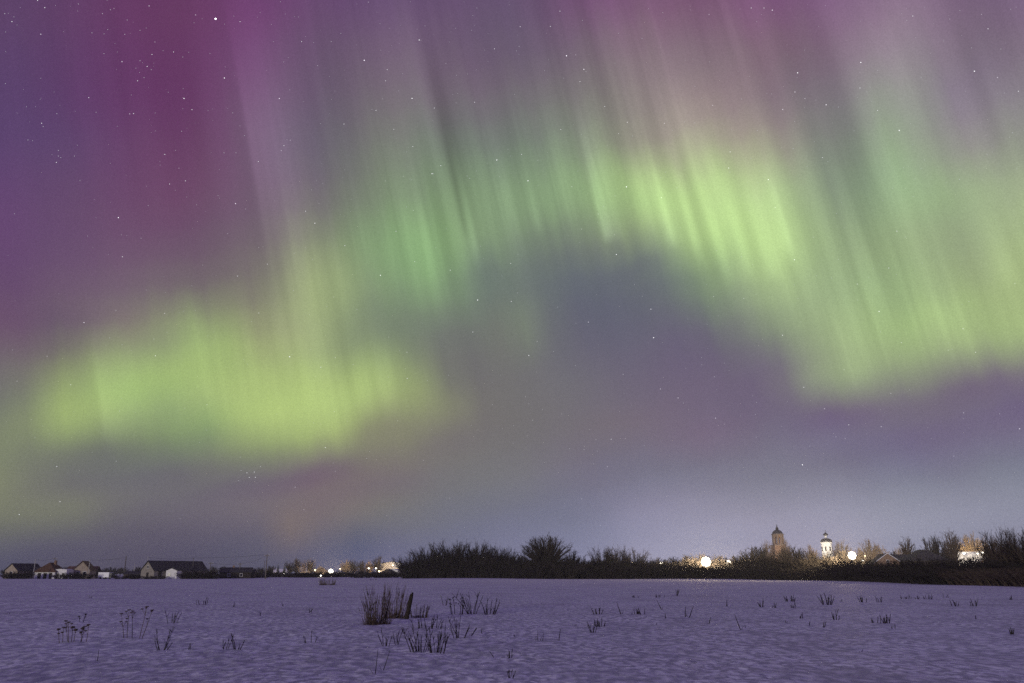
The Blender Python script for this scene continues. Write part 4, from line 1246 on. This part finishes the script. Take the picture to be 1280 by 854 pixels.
plant('tuft', 556, 757, 21, 8, 'thin tall stalks behind the post, left end of the row', 3)
plant('umbel', 572, 768, 20, 28, 'sparse umbel stalks in the row behind the foreground clumps', 6)
plant('tuft', 591, 768, 31, 14, 'tall dense stalks in the row right of the post', 9)
plant('tuft', 612, 768, 22, 16, 'dark based clump with bent stalk, right end of the row right of the post', 9)
plant('stalk', 602, 792, 8, 3, 'single short stalk right of the upright twig clump', 1)
plant('umbel', 92, 803, 22, 34, 'wide umbel stalk clump at the far left foreground', 9, m='dry')
plant('umbel', 103, 778, 9, 10, 'small sprig just behind the wide umbel clump at the left', 2)
plant('umbel', 168, 798, 34, 24, 'tallest umbel plant in the left foreground, with flat heads', 5, m='dry')
plant('stalk', 121, 826, 14, 2, 'single short dark stalk below the wide umbel clump at the left', 1, lean=.02)
plant('tuft', 202, 813, 26, 13, 'dense dark twig tuft left of centre of the left foreground', 9)
plant('tuft', 215, 779, 16, 15, 'pair of sprigs behind the dense dark tuft in the left field', 5)
plant('sprig', 238, 812, 9, 11, 'faint low twig right of the dense dark tuft in the left foreground', 3)
plant('tuft', 281, 812, 14, 8, 'smaller clump of the pair standing right of the dense dark tuft', 4)
plant('tuft', 297, 812, 20, 9, 'larger clump of the pair standing right of the dense dark tuft', 6)
plant('tuft', 254, 756, 9, 16, 'spread of sprigs in the left mid field', 6)
plant('sprig', 291, 759, 9, 4, 'lone sprig right of the spread of sprigs in the left mid field', 2)
plant('tuft', 391, 803, 17, 22, 'open V shaped twig clump left of the big reed clump', 4)
plant('sprig', 387, 766, 9, 5, 'small sprig between the left field and the big reed clump', 3)
plant('stalk', 468, 842, 33, 3, 'thin tall umbel stalk near the lower edge, left of centre', 1, lean=.02)
plant('stalk', 478, 838, 26, 3, 'thin slanting stalk near the lower edge, left of centre', 1, lean=.25)
plant('stalk', 619, 822, 10, 3, 'short stalk leaning left, right of the fan shaped clump', 1, lean=-.5)
plant('tuft', 638, 823, 12, 5, 'small dark tuft standing right of the short leaning stalk', 4)
plant('tuft', 638, 848, 12, 7, 'small dark tuft cut close to the lower edge in the middle', 6)
plant('sprig', 674, 801, 14, 11, 'sparse sprig left of the single tall stalk in the middle', 4)
plant('stalk', 699, 801, 15, 2, 'single tall dark stalk in the middle foreground', 1, lean=.1)
plant('tuft', 741, 791, 15, 6, 'dark stub clump at the left end of the dense tuft in the middle', 5)
plant('tuft', 751, 783, 11, 14, 'dense dark tuft in the middle of the field', 9)
plant('tuft', 748, 768, 9, 15, 'row of three small tufts behind the dense dark tuft', 7)
plant('stalk', 777, 768, 17, 3, 'stalk leaning left above the row of small tufts', 1, lean=-.3)
plant('sprig', 796, 768, 9, 34, 'string of tiny stubs right of the leaning stalk', 11)
plant('stalk', 826, 762, 13, 3, 'thin stalk leaning left, middle of the field', 1, lean=-.4)
plant('stalk', 832, 773, 8, 2, 'short stub below the thin stalk leaning left', 1)
plant('stalk', 857, 771, 14, 2, 'upright thin stalk, left one of a crossing pair', 1)
plant('stalk', 862, 772, 15, 3, 'slanting stalk, right one of a crossing pair', 1, lean=.35)
plant('sprig', 796, 747, 4, 14, 'low dark row of stubble in the middle far field', 9)
plant('sprig', 825, 747, 5, 13, 'second low dark row of stubble in the middle far field', 9)
plant('tuft', 845, 745, 9, 9, 'upright far sprigs right of the two low rows of stubble', 6)
plant('stalk', 885, 780, 9, 3, 'short slanting stalk right of the crossing pair', 1, lean=.3)
plant('stalk', 926, 787, 18, 3, 'long stalk leaning left, right of the middle field', 1, lean=-.35)
plant('sprig', 931, 785, 5, 3, 'dark stub beside the long left leaning stalk', 2)
plant('stalk', 908, 758, 10, 2, 'thin far stalk below the huge floodlight', 1)
plant('tuft', 953, 759, 11, 5, 'small far tuft right of the thin far stalk', 5)
plant('tuft', 987, 752, 9, 15, 'spiky far clump below the bell tower', 10)
plant('tuft', 993, 760, 8, 10, 'second clump just in front of the spiky far clump', 5)
plant('tuft', 968, 760, 7, 5, 'small tuft left of the spiky far clump', 4)
plant('tuft', 1034, 756, 13, 12, 'dense dark far clump, the biggest of the right field', 14)
plant('sprig', 1052, 752, 4, 3, 'tiny stub right of the biggest far clump', 3)
plant('tuft', 1079, 753, 9, 8, 'far clump in the middle of the right field', 7)
plant('tuft', 1099, 753, 8, 6, 'V shaped far clump in the right field', 4)
plant('tuft', 1132, 749, 6, 10, 'small far clump, left one before the hedge at the right', 6)
plant('sprig', 1144, 749, 5, 12, 'loose sprigs between two far clumps at the right', 6)
plant('tuft', 1161, 749, 6, 9, 'small far clump, right one before the hedge at the right', 8)
plant('sprig', 1183, 747, 5, 10, 'faint far sprigs right of the two small far clumps', 5)
plant('tuft', 1195, 758, 8, 8, 'small tuft in the right field, left of the last dark one', 5)
plant('tuft', 1219, 758, 9, 10, 'last dark tuft of the right field before the edge', 7)
plant('sprig', 1264, 750, 6, 5, 'tiny sprig at the right edge below the big bushes', 4)
plant('sprig', 1001, 773, 8, 6, 'thin pale sprig in the right field', 3)
plant('tuft', 1045, 775, 13, 6, 'upright dark tuft in the middle of the right field', 5)
plant('stalk', 1012, 782, 6, 2, 'short stub in the right field', 1)
plant('stalk', 1031, 784, 8, 6, 'pair of short parallel stalks in the right field', 2, lean=.25)
plant('sprig', 985, 778, 4, 12, 'two specks of stubble left of the short stub', 3)
plant('tuft', 1099, 779, 9, 18, 'zigzag row of bent twigs in the right foreground, left part', 8)
plant('tuft', 1108, 779, 13, 8, 'taller bent twigs at the right end of the zigzag row', 4)
plant('sprig', 1117, 786, 8, 6, 'curled sprig just below the zigzag row', 3)
plant('stalk', 1220, 774, 5, 3, 'tiny stub in the right foreground', 1)
plant('tuft', 1265, 793, 8, 4, 'dark stub at the right edge of the foreground', 4)
plant('sprig', 979, 809, 3, 7, 'flat dark speck of stubble low in the right foreground', 4)
plant('sprig', 1075, 815, 6, 4, 'small hooked sprig low in the right foreground', 2)
plant('sprig', 10, 768, 4, 3, 'tiny stub near the left edge of the field', 2)
plant('sprig', 113, 748, 5, 5, 'tiny far sprig in the left field', 3)
plant('sprig', 353, 758, 7, 3, 'thin sprig in front of the grassy mound', 2)
plant('sprig', 325, 770, 7, 3, 'thin stub left of the small mid field sprig', 2)
plant('sprig', 720, 782, 5, 2, 'tiny dark stub left of the dense dark tuft', 2)
plant('sprig', 820, 781, 5, 2, 'tiny dark stub below the middle stalks', 2)
plant('sprig', 793, 791, 3, 14, 'two flat specks of stubble right of the dense dark tuft', 4)
plant('sprig', 643, 796, 4, 12, 'flat sprig near the middle of the foreground', 3)
plant('sprig', 627, 804, 3, 8, 'flat dark speck right of the fan shaped clump', 3)
plant('reed', 409, 731.5, 9, 24, 'low grassy mound far out in the field, below the brightest left lamp', 90, m='straw', cat='grass mound')
plant('sprig', 466, 725.5, 3, 12, 'dark tuft at the field edge below the pair of white lamps', 14)

# ------------------------------------------------------------------ haze
def haze():
    mt = bpy.data.materials.new('haze'); mt.use_nodes = True
    nt = mt.node_tree; nt.nodes.clear()
    v = nt.nodes.new('ShaderNodeVolumePrincipled'); o = nt.nodes.new('ShaderNodeOutputMaterial')
    v.inputs['Color'].default_value = (.92, .92, .93, 1); v.inputs['Density'].default_value = HAZE
    v.inputs['Anisotropy'].default_value = .1
    nt.links.new(v.outputs[0], o.inputs['Volume'])
    h = MB().box(-1200, 1200, -1200, 1200, -2.5, 44).build('haze', mt)
    h['kind'] = 'stuff'
HAZE = .00021
haze()
